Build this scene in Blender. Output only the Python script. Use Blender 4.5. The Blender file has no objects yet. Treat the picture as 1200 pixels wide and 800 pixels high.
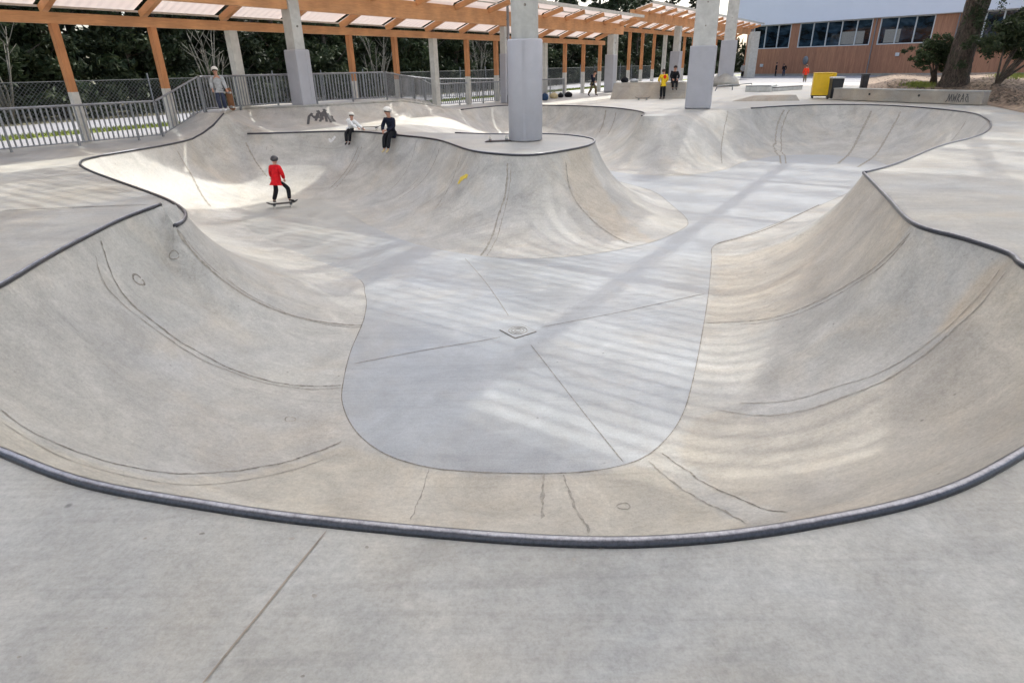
import bpy, bmesh, math, random
import numpy as np
from mathutils import Vector, Matrix
from mathutils.geometry import delaunay_2d_cdt
from mathutils.bvhtree import BVHTree
PI = math.pi
SC = bpy.context.scene
COL = SC.collection
rnd = random.Random(7)

# ------------------------------------------------------------ camera
FPX, EYE = 706.0, 1.7
dn = np.array([32/FPX, 1550/FPX, 1.0]); dn /= np.linalg.norm(dn)
cZ = -dn; cF = np.array([0, 0, 1.0]); cY = cF-(cF@cZ)*cZ; cY /= np.linalg.norm(cY); cX = np.cross(cY, cZ)
RW = np.array([cX, cY, cZ])              # image axes (right, down, forward) -> world
def ray(px, py): return RW @ np.array([(px-600)/FPX, (py-400)/FPX, 1.0])
def un(px, py, z=0.0):
    r = ray(px, py); t = (z-EYE)/r[2]; return np.array([r[0]*t, r[1]*t, z])
def atY(px, py, y):
    r = ray(px, py); t = y/r[1]; return np.array([r[0]*t, y, EYE+r[2]*t])
cam = bpy.data.cameras.new('camera'); camo = bpy.data.objects.new('camera', cam); COL.objects.link(camo)
R3 = Matrix(((RW[0][0], -RW[0][1], -RW[0][2]), (RW[1][0], -RW[1][1], -RW[1][2]), (RW[2][0], -RW[2][1], -RW[2][2])))
camo.matrix_world = Matrix.Translation((0, 0, EYE)) @ R3.to_4x4()
cam.sensor_width = 36; cam.lens = 36*FPX/1200; cam.clip_start = .05; cam.clip_end = 2000
SC.camera = camo

# ------------------------------------------------------------ light
SUN_EL, SUN_AZ = math.radians(50), math.radians(26)   # azimuth measured from +Y towards +X
world = bpy.data.worlds.new('World'); SC.world = world; world.use_nodes = True
wn = world.node_tree; wn.nodes.clear()
sky = wn.nodes.new('ShaderNodeTexSky'); sky.sky_type = 'NISHITA'; sky.sun_disc = False
sky.sun_elevation = SUN_EL; sky.sun_rotation = SUN_AZ; sky.air_density = 1.0; sky.dust_density = 3.5; sky.ozone_density = 1.0
hs = wn.nodes.new('ShaderNodeHueSaturation'); hs.inputs['Saturation'].default_value = .75
bg = wn.nodes.new('ShaderNodeBackground'); bg.inputs['Strength'].default_value = .15
wo = wn.nodes.new('ShaderNodeOutputWorld')
wn.links.new(sky.outputs[0], hs.inputs['Color']); wn.links.new(hs.outputs[0], bg.inputs[0]); wn.links.new(bg.outputs[0], wo.inputs[0])
sl = bpy.data.lights.new('sun', 'SUN'); sl.energy = 2.1; sl.angle = math.radians(.93); sl.color = (1, .975, .90)
so = bpy.data.objects.new('sun', sl); COL.objects.link(so)
sdir = Vector((math.sin(SUN_AZ)*math.cos(SUN_EL), math.cos(SUN_AZ)*math.cos(SUN_EL), math.sin(SUN_EL)))
so.rotation_euler = sdir.to_track_quat('Z', 'Y').to_euler(); so.location = sdir*60
SC.view_settings.view_transform = 'Standard'; SC.view_settings.look = 'None'
SC.view_settings.exposure = 1.1; SC.view_settings.gamma = 1.0; SC.view_settings.use_curve_mapping = False

# ------------------------------------------------------------ materials
def newmat(name):
    m = bpy.data.materials.new(name); m.use_nodes = True
    return m, m.node_tree, m.node_tree.nodes['Principled BSDF']
def nn(nt, t, **k):
    n = nt.nodes.new(t)
    for a, b in k.items(): setattr(n, a, b)
    return n
def noise(nt, vec, scale, detail=4, rough=.6, dist=0):
    n = nn(nt, 'ShaderNodeTexNoise'); n.inputs['Scale'].default_value = scale; n.inputs['Detail'].default_value = detail
    n.inputs['Roughness'].default_value = rough; n.inputs['Distortion'].default_value = dist
    nt.links.new(vec, n.inputs['Vector']); return n.outputs['Fac']
def ramp(nt, fac, stops):
    r = nn(nt, 'ShaderNodeValToRGB'); e = r.color_ramp.elements
    while len(e) < len(stops): e.new(.5)
    for i, (p, c) in enumerate(stops):
        e[i].position = p; e[i].color = (*c, 1) if len(c) == 3 else c
    nt.links.new(fac, r.inputs[0]); return r.outputs['Color']
def mix(nt, fac, a, b, mode='MIX'):
    m = nn(nt, 'ShaderNodeMix', data_type='RGBA', blend_type=mode)
    for s, v in ((0, fac), (6, a), (7, b)):
        if hasattr(v, 'is_linked') or hasattr(v, 'node'): nt.links.new(v, m.inputs[s])
        elif s == 0: m.inputs[0].default_value = v
        else: m.inputs[s].default_value = (*v, 1)
    return m.outputs[2]
def bump(nt, bs, fac, st=.2, d=.01):
    b = nn(nt, 'ShaderNodeBump'); b.inputs['Strength'].default_value = st; b.inputs['Distance'].default_value = d
    nt.links.new(fac, b.inputs['Height']); nt.links.new(b.outputs[0], bs.inputs['Normal'])
def g(v): return (v, v, v)
def objvec(nt, scale=(1, 1, 1), rot=(0, 0, 0)):
    t = nn(nt, 'ShaderNodeTexCoord'); mp = nn(nt, 'ShaderNodeMapping'); mp.inputs['Scale'].default_value = scale
    mp.inputs['Rotation'].default_value = rot
    nt.links.new(t.outputs['Object'], mp.inputs['Vector']); return mp.outputs[0]
def concrete(name, base, warm, cool, rough=.55, contrast=1.0, brush=0.0, spec=.5, tint=False, gran=.1, left=None):
    m, nt, bs = newmat(name); v = objvec(nt); c = contrast
    big = noise(nt, v, .55, 5, .6, .6); mid = noise(nt, v, 1.5, 10, .62, .7); fine = noise(nt, v, 62, 4, .8)
    col = mix(nt, ramp(nt, big, [(.36, g(0)), (.66, g(1))]), warm, cool)
    col = mix(nt, .65, base, col)
    lo, hi = 1-.2*c, 1+.13*c
    col = mix(nt, 1, col, ramp(nt, mid, [(.3, g(lo)), (.7, g(hi))]), 'MULTIPLY')
    wv = objvec(nt, (1, 1.8, 1), (0, 0, .6)); sw = noise(nt, wv, 4.2, 8, .72, .9)
    col = mix(nt, 1, col, ramp(nt, sw, [(.34, g(1-.035*c)), (.5, g(1)), (.68, g(1+.03*c))]), 'MULTIPLY')
    gr = noise(nt, v, 24, 6, .75, .2); col = mix(nt, 1, col, ramp(nt, gr, [(.32, g(1-gran)), (.5, g(1)), (.7, g(1+gran))]), 'MULTIPLY')
    bl = noise(nt, v, .9, 4, .6, .8); col = mix(nt, ramp(nt, bl, [(.5, g(0)), (.72, g(.55))]), col, mix(nt, 1, col, (1.06, .97, .86), 'MULTIPLY'))
    if tint:
        at = nn(nt, 'ShaderNodeAttribute'); at.attribute_name = 'tint'; col = mix(nt, 1, col, at.outputs['Color'], 'MULTIPLY')
    if left:
        tc = nn(nt, 'ShaderNodeTexCoord'); sp = nn(nt, 'ShaderNodeSeparateXYZ'); nt.links.new(tc.outputs['Object'], sp.inputs[0])
        mr = nn(nt, 'ShaderNodeMapRange'); mr.inputs[1].default_value = -1.6; mr.inputs[2].default_value = -4.6; nt.links.new(sp.outputs[0], mr.inputs[0])
        col = mix(nt, mr.outputs[0], col, mix(nt, 1, col, left, 'MULTIPLY'))
    col = mix(nt, 1, col, ramp(nt, fine, [(.3, g(.84)), (.5, g(1)), (.7, g(1.13))]), 'MULTIPLY')
    if brush:
        bv = objvec(nt, (1.2, 26, 1), (0, 0, .12)); bn = noise(nt, bv, 1.6, 5, .7, .2)
        col = mix(nt, 1, col, ramp(nt, bn, [(.32, g(1-brush)), (.68, g(1+brush))]), 'MULTIPLY')
    for rz_, sc_, a0 in ((.9, 1.0, .56), (2.3, 1.4, .57)):
        fv = objvec(nt, (1.1*sc_, 22*sc_, 1.1), (0, 0, rz_)); fn_ = noise(nt, fv, 1.3, 6, .8, .35); ms_ = noise(nt, v, 1.0*sc_, 3, .5)
        k_ = nn(nt, 'ShaderNodeMath', operation='MULTIPLY'); nt.links.new(ramp(nt, fn_, [(a0, g(0)), (a0+.12, g(1))]), k_.inputs[0]); nt.links.new(ramp(nt, ms_, [(.45, g(0)), (.65, g(.5))]), k_.inputs[1])
        col = mix(nt, k_.outputs[0], col, mix(nt, 1, col, (1.22, 1.22, 1.22), 'MULTIPLY'))
    for rz_, sc_ in ((.35, .5), (1.9, .6), (2.7, .45)):      # long faint wheel marks
        fv = objvec(nt, (.35*sc_, 9*sc_, .35), (0, 0, rz_)); fn_ = noise(nt, fv, 1.1, 3, .6, .8)
        k_ = ramp(nt, fn_, [(.60, g(0)), (.64, g(.22)), (.66, g(.22)), (.70, g(0))]); col = mix(nt, k_, col, mix(nt, 1, col, (.72, .72, .73), 'MULTIPLY'))
    # small dark pits and stains that stay with the slab
    vo = nn(nt, 'ShaderNodeTexVoronoi'); vo.inputs['Scale'].default_value = 2.6; nt.links.new(v, vo.inputs['Vector'])
    pit = ramp(nt, vo.outputs['Distance'], [(.02, g(.4)), (.045, g(1))]); col = mix(nt, .8, col, mix(nt, 1, col, pit, 'MULTIPLY'))
    st = noise(nt, v, 1.1, 9, .75, 1.6); col = mix(nt, 1, col, ramp(nt, st, [(.29, g(.8)), (.37, g(1)), (1, g(1))]), 'MULTIPLY')
    nt.links.new(col, bs.inputs['Base Color'])
    rr = ramp(nt, mid, [(.3, g(rough-.12)), (.7, g(rough+.14))]); nt.links.new(rr, bs.inputs['Roughness'])
    bs.inputs['Specular IOR Level'].default_value = spec
    ad = nn(nt, 'ShaderNodeMath', operation='ADD'); nt.links.new(fine, ad.inputs[0]); nt.links.new(mid, ad.inputs[1])
    bump(nt, bs, ad.outputs[0], .22, .004)
    return m
M = {}
M['deck'] = concrete('deck_concrete', (.39, .387, .352), (.42, .395, .33), (.36, .372, .365), .5, 1.35, .05)
M['wall'] = concrete('transition_concrete', (.42, .412, .38), (.445, .425, .37), (.40, .40, .385), .6, 1.3, gran=.12)
M['floor'] = concrete('floor_concrete', (.36, .38, .39), (.365, .38, .38), (.335, .365, .39), .42, 1.1, .03, left=(1.09, 1.03, .92), gran=.06)
M['walltint'] = concrete('poured_panel_concrete', (.43, .425, .39), (.455, .435, .38), (.41, .41, .395), .6, 1.3, tint=True, gran=.13)
M['oldcon'] = concrete('weathered_concrete', (.36, .33, .28), (.42, .36, .28), (.33, .32, .29), .75, 1.1)
def plain(name, c, rough=.5, metal=0, var=.12, scale=6, bmp=.05, spec=.5):
    m, nt, bs = newmat(name); v = objvec(nt)
    n = noise(nt, v, scale, 6, .65, .4); col = mix(nt, 1, c, ramp(nt, n, [(.3, g(1-var)), (.7, g(1+var))]), 'MULTIPLY')
    nt.links.new(col, bs.inputs['Base Color']); bs.inputs['Roughness'].default_value = rough
    bs.inputs['Metallic'].default_value = metal; bs.inputs['Specular IOR Level'].default_value = spec
    if bmp: bump(nt, bs, n, bmp, .01)
    return m
def wood(name, a, b, axis=(1, 1, 9), scale=3.0, rough=.55):
    m, nt, bs = newmat(name); v = objvec(nt, axis)
    n = noise(nt, v, scale, 8, .65, .8); n2 = noise(nt, objvec(nt), 1.3, 3, .5)
    col = mix(nt, ramp(nt, n, [(.3, g(0)), (.7, g(1))]), a, b)
    col = mix(nt, 1, col, ramp(nt, n2, [(.3, g(.82)), (.7, g(1.15))]), 'MULTIPLY')
    nt.links.new(col, bs.inputs['Base Color']); bs.inputs['Roughness'].default_value = rough; bump(nt, bs, n, .15, .01)
    return m
M['steel'] = plain('worn_steel', (.13, .135, .15), .22, .95, .3, 60, .1)
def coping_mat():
    m, nt, bs = newmat('steel_painted_highlight'); v = objvec(nt); gm = nn(nt, 'ShaderNodeNewGeometry'); sp = nn(nt, 'ShaderNodeSeparateXYZ'); nt.links.new(gm.outputs['Normal'], sp.inputs[0])
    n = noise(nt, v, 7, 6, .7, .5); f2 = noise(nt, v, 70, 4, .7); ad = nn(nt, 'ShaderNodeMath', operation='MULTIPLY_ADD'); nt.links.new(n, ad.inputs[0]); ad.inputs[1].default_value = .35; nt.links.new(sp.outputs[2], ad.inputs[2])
    highlight = ramp(nt, ad.outputs[0], [(.0, g(0)), (.98, g(0)), (1.0, g(1))])
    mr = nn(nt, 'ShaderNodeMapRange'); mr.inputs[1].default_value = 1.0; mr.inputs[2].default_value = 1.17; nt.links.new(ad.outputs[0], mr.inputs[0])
    col = mix(nt, mr.outputs[0], (.075, .078, .088), (.42, .42, .44)); col = mix(nt, 1, col, ramp(nt, f2, [(.3, g(.7)), (.7, g(1.2))]), 'MULTIPLY')  # highlight along the tube's top painted into the colour, sides kept dark
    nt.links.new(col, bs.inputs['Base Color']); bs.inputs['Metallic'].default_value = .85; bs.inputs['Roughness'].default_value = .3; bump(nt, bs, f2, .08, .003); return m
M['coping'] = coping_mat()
M['seam'] = plain('joint_grout', (.235, .215, .185), .85, 0, .6, 30, .2)
M['seamlight'] = plain('pale_joint_grout', (.31, .29, .25), .85, 0, .35, 20, .2)
M['edge'] = plain('rust_stained_band', (.30, .255, .20), .8, 0, .3, 9, .2)
M['glulam'] = wood('glulam_wood', (.68, .36, .165), (.52, .25, .105), (1.2, 1.2, 11), 1.8)
M['gpost'] = wood('post_wood', (.60, .27, .105), (.46, .19, .07), (6, 6, .8), 2.2)
M['paint'] = plain('weathered_white_paint', (.56, .55, .50), .6, 0, .14, 5)
M['colcon'] = plain('pale_column', (.50, .51, .49), .65, 0, .2, 2.2)
M['pad'] = plain('grey_vinyl_padding', (.39, .40, .435), .45, 0, .06, 2.5, .12)
M['wire'] = plain('dark_wire', (.10, .105, .10), .6, .3, .2, 8)
M['galv'] = plain('galvanised_steel', (.25, .26, .27), .45, .55, .15, 8)
M['grass'] = plain('grass_blades', (.20, .24, .05), .9, 0, .35, 5, .3)
M['asphalt'] = plain('pale_path', (.27, .27, .28), .9, 0, .12, 2, .1)
M['soil'] = plain('pine_litter_soil', (.21, .155, .11), .95, 0, .55, 3.5, .6)
M['field'] = plain('field', (.16, .15, .09), .95, 0, .35, .7, .3)
M['bark'] = plain('bark', (.085, .068, .052), .9, 0, .5, 9, 1.0)
def barkmat():
    m, nt, bs = newmat('ridged_bark'); v = objvec(nt, (5, 5, 1.1)); n = noise(nt, v, 2.6, 8, .7, 1.6); n2 = noise(nt, objvec(nt), 3, 6, .7)
    col = ramp(nt, n, [(.36, (.018, .014, .011)), (.5, (.075, .058, .045)), (.66, (.17, .135, .11))]); col = mix(nt, ramp(nt, n2, [(.5, g(0)), (.7, g(.6))]), col, (.06, .075, .04))
    nt.links.new(col, bs.inputs['Base Color']); bs.inputs['Roughness'].default_value = .95; bump(nt, bs, n, 1, .12); return m
M['ridged'] = barkmat()
M['palebark'] = plain('pale_bark', (.16, .15, .12), .9, 0, .3, 9, .5)
M['white'] = plain('white_cladding', (.82, .83, .88), .6, 0, .02, .6, 0)
M['frame'] = plain('window_frame', (.62, .63, .62), .45, .2, .05)
M['spray'] = plain('black_spray_paint', (.07, .07, .072), .7, 0, .3, 20, 0)
M['chalk'] = plain('white_chalk', (.62, .62, .6), .9, 0, .2, 30, 0)
M['ypaint'] = plain('yellow_spray_paint', (.62, .47, .06), .7, 0, .2, 30, 0)
M['black'] = plain('black_plastic', (.018, .019, .022), .45, 0, .2, 10)
M['yellow'] = plain('yellow_painted_metal', (.75, .48, .015), .4, 0, .08, 5)
M['skin'] = plain('skin', (.50, .27, .19), .55, 0, .06, 12, 0)
def cloth(n, c): M[n] = plain(n, c, .85, 0, .22, 16, .25, .2)
for n, c in dict(red_cloth=(.60, .012, .018), black_cloth=(.014, .015, .018), white_cloth=(.78, .79, .79), navy_cloth=(.011, .014, .028),
                 grey_cloth=(.42, .44, .45), dark_blue_cloth=(.05, .06, .10), yellow_cloth=(.80, .55, .03), olive_cloth=(.16, .13, .08),
                 orange_red_cloth=(.70, .05, .02), tan_cloth=(.5, .42, .25), denim=(.06, .08, .11), dirty_blue=(.03, .06, .12)).items(): cloth(n, c)
M['helmet'] = plain('helmet_shell', (.72, .70, .64), .3, 0, .04, 5, 0)
M['bhelmet'] = plain('black_helmet_shell', (.03, .03, .035), .3, 0, .1, 5, 0)
M['hair'] = plain('hair', (.035, .022, .014), .7, 0, .3, 30, .3)
M['maple'] = wood('maple_ply', (.30, .14, .06), (.22, .10, .045), (1, 6, 1), 4)
M['darkwood'] = plain('dark_stained_ply', (.06, .045, .04), .6)
M['grip'] = plain('grip_tape', (.03, .03, .03), .95, 0, .2, 60, .2)
M['wheel'] = plain('urethane', (.62, .60, .54), .5, 0, .08)
# timber cladding: vertical boards
def cladding():
    m, nt, bs = newmat('timber_cladding'); t = nn(nt, 'ShaderNodeTexCoord'); sp = nn(nt, 'ShaderNodeSeparateXYZ'); nt.links.new(t.outputs['Object'], sp.inputs[0])
    def band(w):
        a = nn(nt, 'ShaderNodeMath', operation='DIVIDE'); a.inputs[1].default_value = w; nt.links.new(sp.outputs[0], a.inputs[0])
        f = nn(nt, 'ShaderNodeMath', operation='FLOOR'); nt.links.new(a.outputs[0], f.inputs[0])
        w_ = nn(nt, 'ShaderNodeTexWhiteNoise', noise_dimensions='1D'); nt.links.new(f.outputs[0], w_.inputs['W'])
        fr = nn(nt, 'ShaderNodeMath', operation='FRACT'); nt.links.new(a.outputs[0], fr.inputs[0]); return w_.outputs['Value'], fr.outputs[0]
    wv, fr = band(.22); wv2, _ = band(2.4)
    col = mix(nt, wv, (.46, .22, .12), (.35, .16, .09)); col = mix(nt, .35, col, mix(nt, wv2, (.50, .24, .13), (.36, .17, .10)))
    gap = ramp(nt, fr, [(.0, g(.3)), (.07, g(1)), (1, g(1))]); col = mix(nt, .5, col, mix(nt, 1, col, gap, 'MULTIPLY'))
    n = noise(nt, objvec(nt, (3, 1, .35)), 2.2, 6, .7, .5); col = mix(nt, 1, col, ramp(nt, n, [(.3, g(.78)), (.7, g(1.2))]), 'MULTIPLY')
    nt.links.new(col, bs.inputs['Base Color']); bs.inputs['Roughness'].default_value = .75; return m
M['clad'] = cladding()
def glassmat():
    m, nt, bs = newmat('window_glass'); n = noise(nt, objvec(nt, (1, 1, 2)), .5, 4, .6, .5)
    col = ramp(nt, n, [(.42, (.006, .008, .011)), (.55, (.02, .04, .06)), (.68, (.05, .08, .11))])
    nt.links.new(col, bs.inputs['Base Color']); bs.inputs['Roughness'].default_value = .06; bs.inputs['Specular IOR Level'].default_value = .6; return m
M['glass'] = glassmat()
def leafmat(name, a, b, tr=.25):
    m, nt, bs = newmat(name)
    geo = nn(nt, 'ShaderNodeNewGeometry'); oi = nn(nt, 'ShaderNodeObjectInfo')
    c = mix(nt, geo.outputs['Random Per Island'], a, b)
    n = noise(nt, objvec(nt), .9, 3, .5); c = mix(nt, 1, c, ramp(nt, n, [(.3, g(.6)), (.7, g(1.35))]), 'MULTIPLY')
    hv = nn(nt, 'ShaderNodeHueSaturation'); mr = nn(nt, 'ShaderNodeMapRange'); mr.inputs[3].default_value = .65; mr.inputs[4].default_value = 1.35
    nt.links.new(oi.outputs['Random'], mr.inputs[0]); nt.links.new(mr.outputs[0], hv.inputs['Value']); nt.links.new(c, hv.inputs['Color'])
    c = hv.outputs[0]
    nt.links.new(c, bs.inputs['Base Color']); bs.inputs['Roughness'].default_value = .6; bs.inputs['Specular IOR Level'].default_value = .3
    td = nn(nt, 'ShaderNodeBsdfTranslucent'); nt.links.new(c, td.inputs[0]); ms = nn(nt, 'ShaderNodeMixShader'); ms.inputs[0].default_value = tr
    out = nt.nodes['Material Output']; nt.links.new(bs.outputs[0], ms.inputs[1]); nt.links.new(td.outputs[0], ms.inputs[2]); nt.links.new(ms.outputs[0], out.inputs[0])
    return m
M['leaf'] = leafmat('dark_leaves', (.018, .034, .012), (.055, .07, .03), .12)
M['shrub'] = leafmat('shrub_leaves', (.03, .05, .02), (.075, .105, .045), .15)
M['pine'] = leafmat('pine_needles', (.014, .026, .013), (.035, .045, .02), .08)
def polycarb(name, fac, tc):
    m, nt, bs = newmat(name); bs.inputs['Base Color'].default_value = (.75, .72, .70, 1); bs.inputs['Roughness'].default_value = .5
    td = nn(nt, 'ShaderNodeBsdfTranslucent'); td.inputs[0].default_value = (*tc, 1); ms = nn(nt, 'ShaderNodeMixShader'); ms.inputs[0].default_value = fac
    out = nt.nodes['Material Output']; nt.links.new(bs.outputs[0], ms.inputs[1]); nt.links.new(td.outputs[0], ms.inputs[2]); nt.links.new(ms.outputs[0], out.inputs[0]); return m
M['poly'] = polycarb('translucent_roof_sheet', .4, (.62, .52, .48))
M['poly2'] = polycarb('translucent_roof_panel', .8, (.92, .92, .93))

# ------------------------------------------------------------ object helpers
def mobj(name, verts, faces, mat, parent=None, smooth=False, loc=None):
    me = bpy.data.meshes.new(name); me.from_pydata([tuple(map(float, v)) for v in verts], [], faces); me.update()
    if smooth: me.polygons.foreach_set('use_smooth', [True]*len(me.polygons))
    if mat: me.materials.append(M[mat])
    o = bpy.data.objects.new(name, me); COL.objects.link(o)
    if parent: o.parent = parent
    if loc is not None: o.location = loc
    return o
def tag(o, label=None, cat=None, group=None, kind=None):
    if label: o['label'] = label
    if cat: o['category'] = cat
    if group: o['group'] = group
    if kind: o['kind'] = kind
    return o
def empty(name, loc=(0, 0, 0), rz=0.0, label=None, cat=None, group=None):
    o = bpy.data.objects.new(name, None); COL.objects.link(o); o.location = tuple(map(float, loc)); o.rotation_euler = (0, 0, rz)
    o.empty_display_size = .2
    return tag(o, label, cat, group)
def copy_tree(o, parent=None):
    c = o.copy(); COL.objects.link(c); c.parent = parent
    for ch in list(o.children): copy_tree(ch, c)
    return c
class MB:
    def __init__(s): s.v = []; s.f = []
    def box(s, c, size, rz=0.0, rot=None, bev=0.0, taper=1.0):
        sx, sy, sz = [a/2 for a in size]; n = len(s.v)
        Rm = rot if rot is not None else Matrix.Rotation(rz, 3, 'Z')
        if bev <= 0:
            P = [(-sx, -sy, -sz), (sx, -sy, -sz), (sx, sy, -sz), (-sx, sy, -sz), (-sx*taper, -sy*taper, sz), (sx*taper, -sy*taper, sz), (sx*taper, sy*taper, sz), (-sx*taper, sy*taper, sz)]
            F = [(0, 3, 2, 1), (4, 5, 6, 7), (0, 1, 5, 4), (1, 2, 6, 5), (2, 3, 7, 6), (3, 0, 4, 7)]
        else:
            bm = bmesh.new(); bmesh.ops.create_cube(bm, size=1)
            for v in bm.verts:
                v.co = Vector((v.co.x*size[0], v.co.y*size[1], v.co.z*size[2]))
                if v.co.z > 0: v.co.x *= taper; v.co.y *= taper
            bmesh.ops.bevel(bm, geom=bm.edges[:], offset=bev, segments=2, affect='EDGES', profile=.6)
            bm.verts.index_update(); P = [v.co.copy() for v in bm.verts]; F = [tuple(v.index for v in f.verts) for f in bm.faces]; bm.free()
        c = Vector(c)
        for p in P: s.v.append(tuple(Rm @ Vector(p)+c))
        for f in F: s.f.append(tuple(i+n for i in f))
        return s
    def beam(s, a, b, w, h):              # rectangular bar from a to b, w across, h upright
        a = Vector(a); b = Vector(b); d = (b-a); L = d.length; d.normalize()
        up = Vector((0, 0, 1)) if abs(d.z) < .95 else Vector((0, 1, 0))
        x = d; y = up.cross(x).normalized(); z = x.cross(y)
        Rm = Matrix((x, y, z)).transposed(); return s.box((a+b)/2, (L, w, h), rot=Rm)
    def tube(s, pts, r, n=8, closed=False, caps=True):
        pts = [Vector(p) for p in pts]; m = len(pts); base = len(s.v); rs = r if isinstance(r, (list, tuple)) else [r]*m
        ref = None
        for i, p in enumerate(pts):
            t = (pts[min(i+1, m-1)]-pts[max(i-1, 0)]) if not closed else (pts[(i+1) % m]-pts[i-1])
            t.normalize()
            if ref is None: ref = t.orthogonal().normalized()
            ref = (ref-t*ref.dot(t)).normalized(); bi = t.cross(ref)
            for k in range(n):
                a = 2*PI*k/n; s.v.append(tuple(p+(ref*math.cos(a)+bi*math.sin(a))*rs[i]))
        for i in range(m if closed else m-1):
            j = (i+1) % m
            for k in range(n):
                k2 = (k+1) % n; s.f.append((base+i*n+k, base+i*n+k2, base+j*n+k2, base+j*n+k))
        if caps and not closed:
            s.f.append(tuple(base+k for k in reversed(range(n)))); s.f.append(tuple(base+(m-1)*n+k for k in range(n)))
        return s
    def lathe(s, c, prof, n=20):          # prof: (r, z)
        base = len(s.v); c = Vector(c)
        for r, z in prof:
            for k in range(n):
                a = 2*PI*k/n; s.v.append((c.x+r*math.cos(a), c.y+r*math.sin(a), c.z+z))
        for i in range(len(prof)-1):
            for k in range(n):
                k2 = (k+1) % n; s.f.append((base+i*n+k, base+i*n+k2, base+(i+1)*n+k2, base+(i+1)*n+k))
        s.f.append(tuple(base+k for k in reversed(range(n)))); s.f.append(tuple(base+(len(prof)-1)*n+k for k in range(n)))
        return s
    def ell(s, c, r, n=12, m=8, cut=-1.0):
        base = len(s.v); c = Vector(c); ph0 = math.asin(max(-1, cut))
        for i in range(m+1):
            ph = ph0+(PI/2-ph0)*i/m
            for k in range(n):
                a = 2*PI*k/n; s.v.append((c.x+r[0]*math.cos(a)*math.cos(ph), c.y+r[1]*math.sin(a)*math.cos(ph), c.z+r[2]*math.sin(ph)))
        for i in range(m):
            for k in range(n):
                k2 = (k+1) % n; s.f.append((base+i*n+k, base+i*n+k2, base+(i+1)*n+k2, base+(i+1)*n+k))
        s.f.append(tuple(base+k for k in reversed(range(n))))
        return s
    def build(s, name, mat, parent=None, smooth=False): return mobj(name, s.v, s.f, mat, parent, smooth)

# ------------------------------------------------------------ the bowl, from its lip and its floor line
NR = .2            # the near half of the deck stands this much higher
FZ = -1.55
PZ = .6            # height of the raised platform
def cr(points, corner, step):
    """Catmull-Rom through world points; indices in corner stay sharp."""
    P = [np.array(p, float) for p in points]; out = []
    for i in range(len(P)-1):
        p0 = P[i-1] if i > 0 and i not in corner else P[i]; p1 = P[i]; p2 = P[i+1]; p3 = P[i+2] if i+2 < len(P) and (i+1) not in corner else P[i+1]
        st = step(p1) if callable(step) else step
        n = max(1, int(np.linalg.norm((p2-p1)[:2])/st))
        for k in range(n):
            t = k/n; out.append(.5*((2*p1)+(-p0+p2)*t+(2*p0-5*p1+4*p2-p3)*t*t+(-p0+3*p1-3*p2+p3)*t**3))
    out.append(P[-1]); return np.array(out)
def stp(p):
    y = max(0, math.hypot(p[0], p[1])); return .06 if y < 5 else .09 if y < 10 else .16 if y < 18 else .28
L = []     # (point, corner?, soft roll-in instead of an edge)
def add(p, c=False, s=None, soft=0): L.append((np.append(np.array(p, float), soft), c, s))
add(un(188, 240, NR), True, 'near')
for q in [(145, 256), (100, 278), (50, 305), (0, 335)]: add(un(*q, NR), False)
add((-3.98, 3.75, NR)); add((-3.5, 3.05, NR)); add((-2.85, 2.5, NR))
for q in [(0, 530), (100, 567), (250, 595), (400, 615), (640, 635), (800, 634), (950, 615), (1100, 580), (1200, 530)]: add(un(*q, NR))
add((2.95, 2.55, NR)); add((3.75, 3.3, NR)); add((4.08, 4.0, NR))
add(un(1200, 312, NR)); add(un(1183, 298, NR)); add(un(1130, 280, NR)); add(un(1070, 262, NR*.9))
add(un(1040, 232, NR*.45)); add(un(1012, 203, 0), True)
add((6.9, 11.0, 0)); add(un(1100, 172)); add(un(1138, 162)); add(un(1155, 155)); add(un(1161, 147)); add(un(1155, 139)); add(un(1132, 131.5)); add((15.6, 25.0, 0)); add((14.7, 26.6, 0)); add(un(960, 123)); add((11.4, 26.7, 0)); add(un(880, 127), True)
add((8.9, 25.4, 0), soft=.7); add((7.7, 25.0, 0), soft=1); add((6.8, 24.0, 0), soft=1); add((5.9, 23.0, 0), soft=.9); add(un(752, 136), True)
add((5.25, 24.6, 0)); add((5.1, 26.3, 0)); add((4.4, 28.3, 0)); add((3.2, 29.8, 0)); add((1.6, 30.9, 0)); add((0, 31.3, 0)); add((-1.4, 30.0, 0)); add((-2.3, 28.1, 0), soft=.3); add((-3.2, 25.6, 0), soft=1); add((-3.9, 23.0, 0), soft=1); add((-3.9, 20.8, 0), soft=1); add((-2.9, 19.0, 0), soft=1); add((-1.5, 18.2, 0), soft=.3); add((-.3, 17.6, 0)); add((.7, 17.5, 0)); add((1.45, 17.15, 0)); add((1.95, 16.5, 0)); add((2.15, 15.7, 0)); add(un(690, 170.5))
for q in [(660, 177), (620, 182), (582, 180.5), (550, 176), (512, 164), (470, 159), (435, 155.5), (400, 154), (329, 156)]: add(un(*q))
add(un(290, 157), True)
add((-8.22, 19.3, .25)); add(un(262, 133, PZ), True)
add(un(250, 147, .3)); add(un(238, 156, .12)); add(un(225, 163, 0)); add(un(195, 170)); add(un(140, 179)); add(un(112, 184)); add(un(95, 190)); add(un(104, 200)); add(un(180, 228)); add(un(206, 240)); add(un(217, 250)); add(un(215, 259)); add(un(205, 265), True)
add(un(188, 240, NR), True)
pts = [a[0] for a in L]; corner = {i for i, a in enumerate(L) if a[1]}
LIP = cr(pts, corner, stp)[:-1]
SOFT = np.clip(LIP[:, 3], 0, 1); LIP = LIP[:, :3]
def lip_index(p): return int(np.argmin(((LIP-np.array(p))**2).sum(1)))
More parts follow.
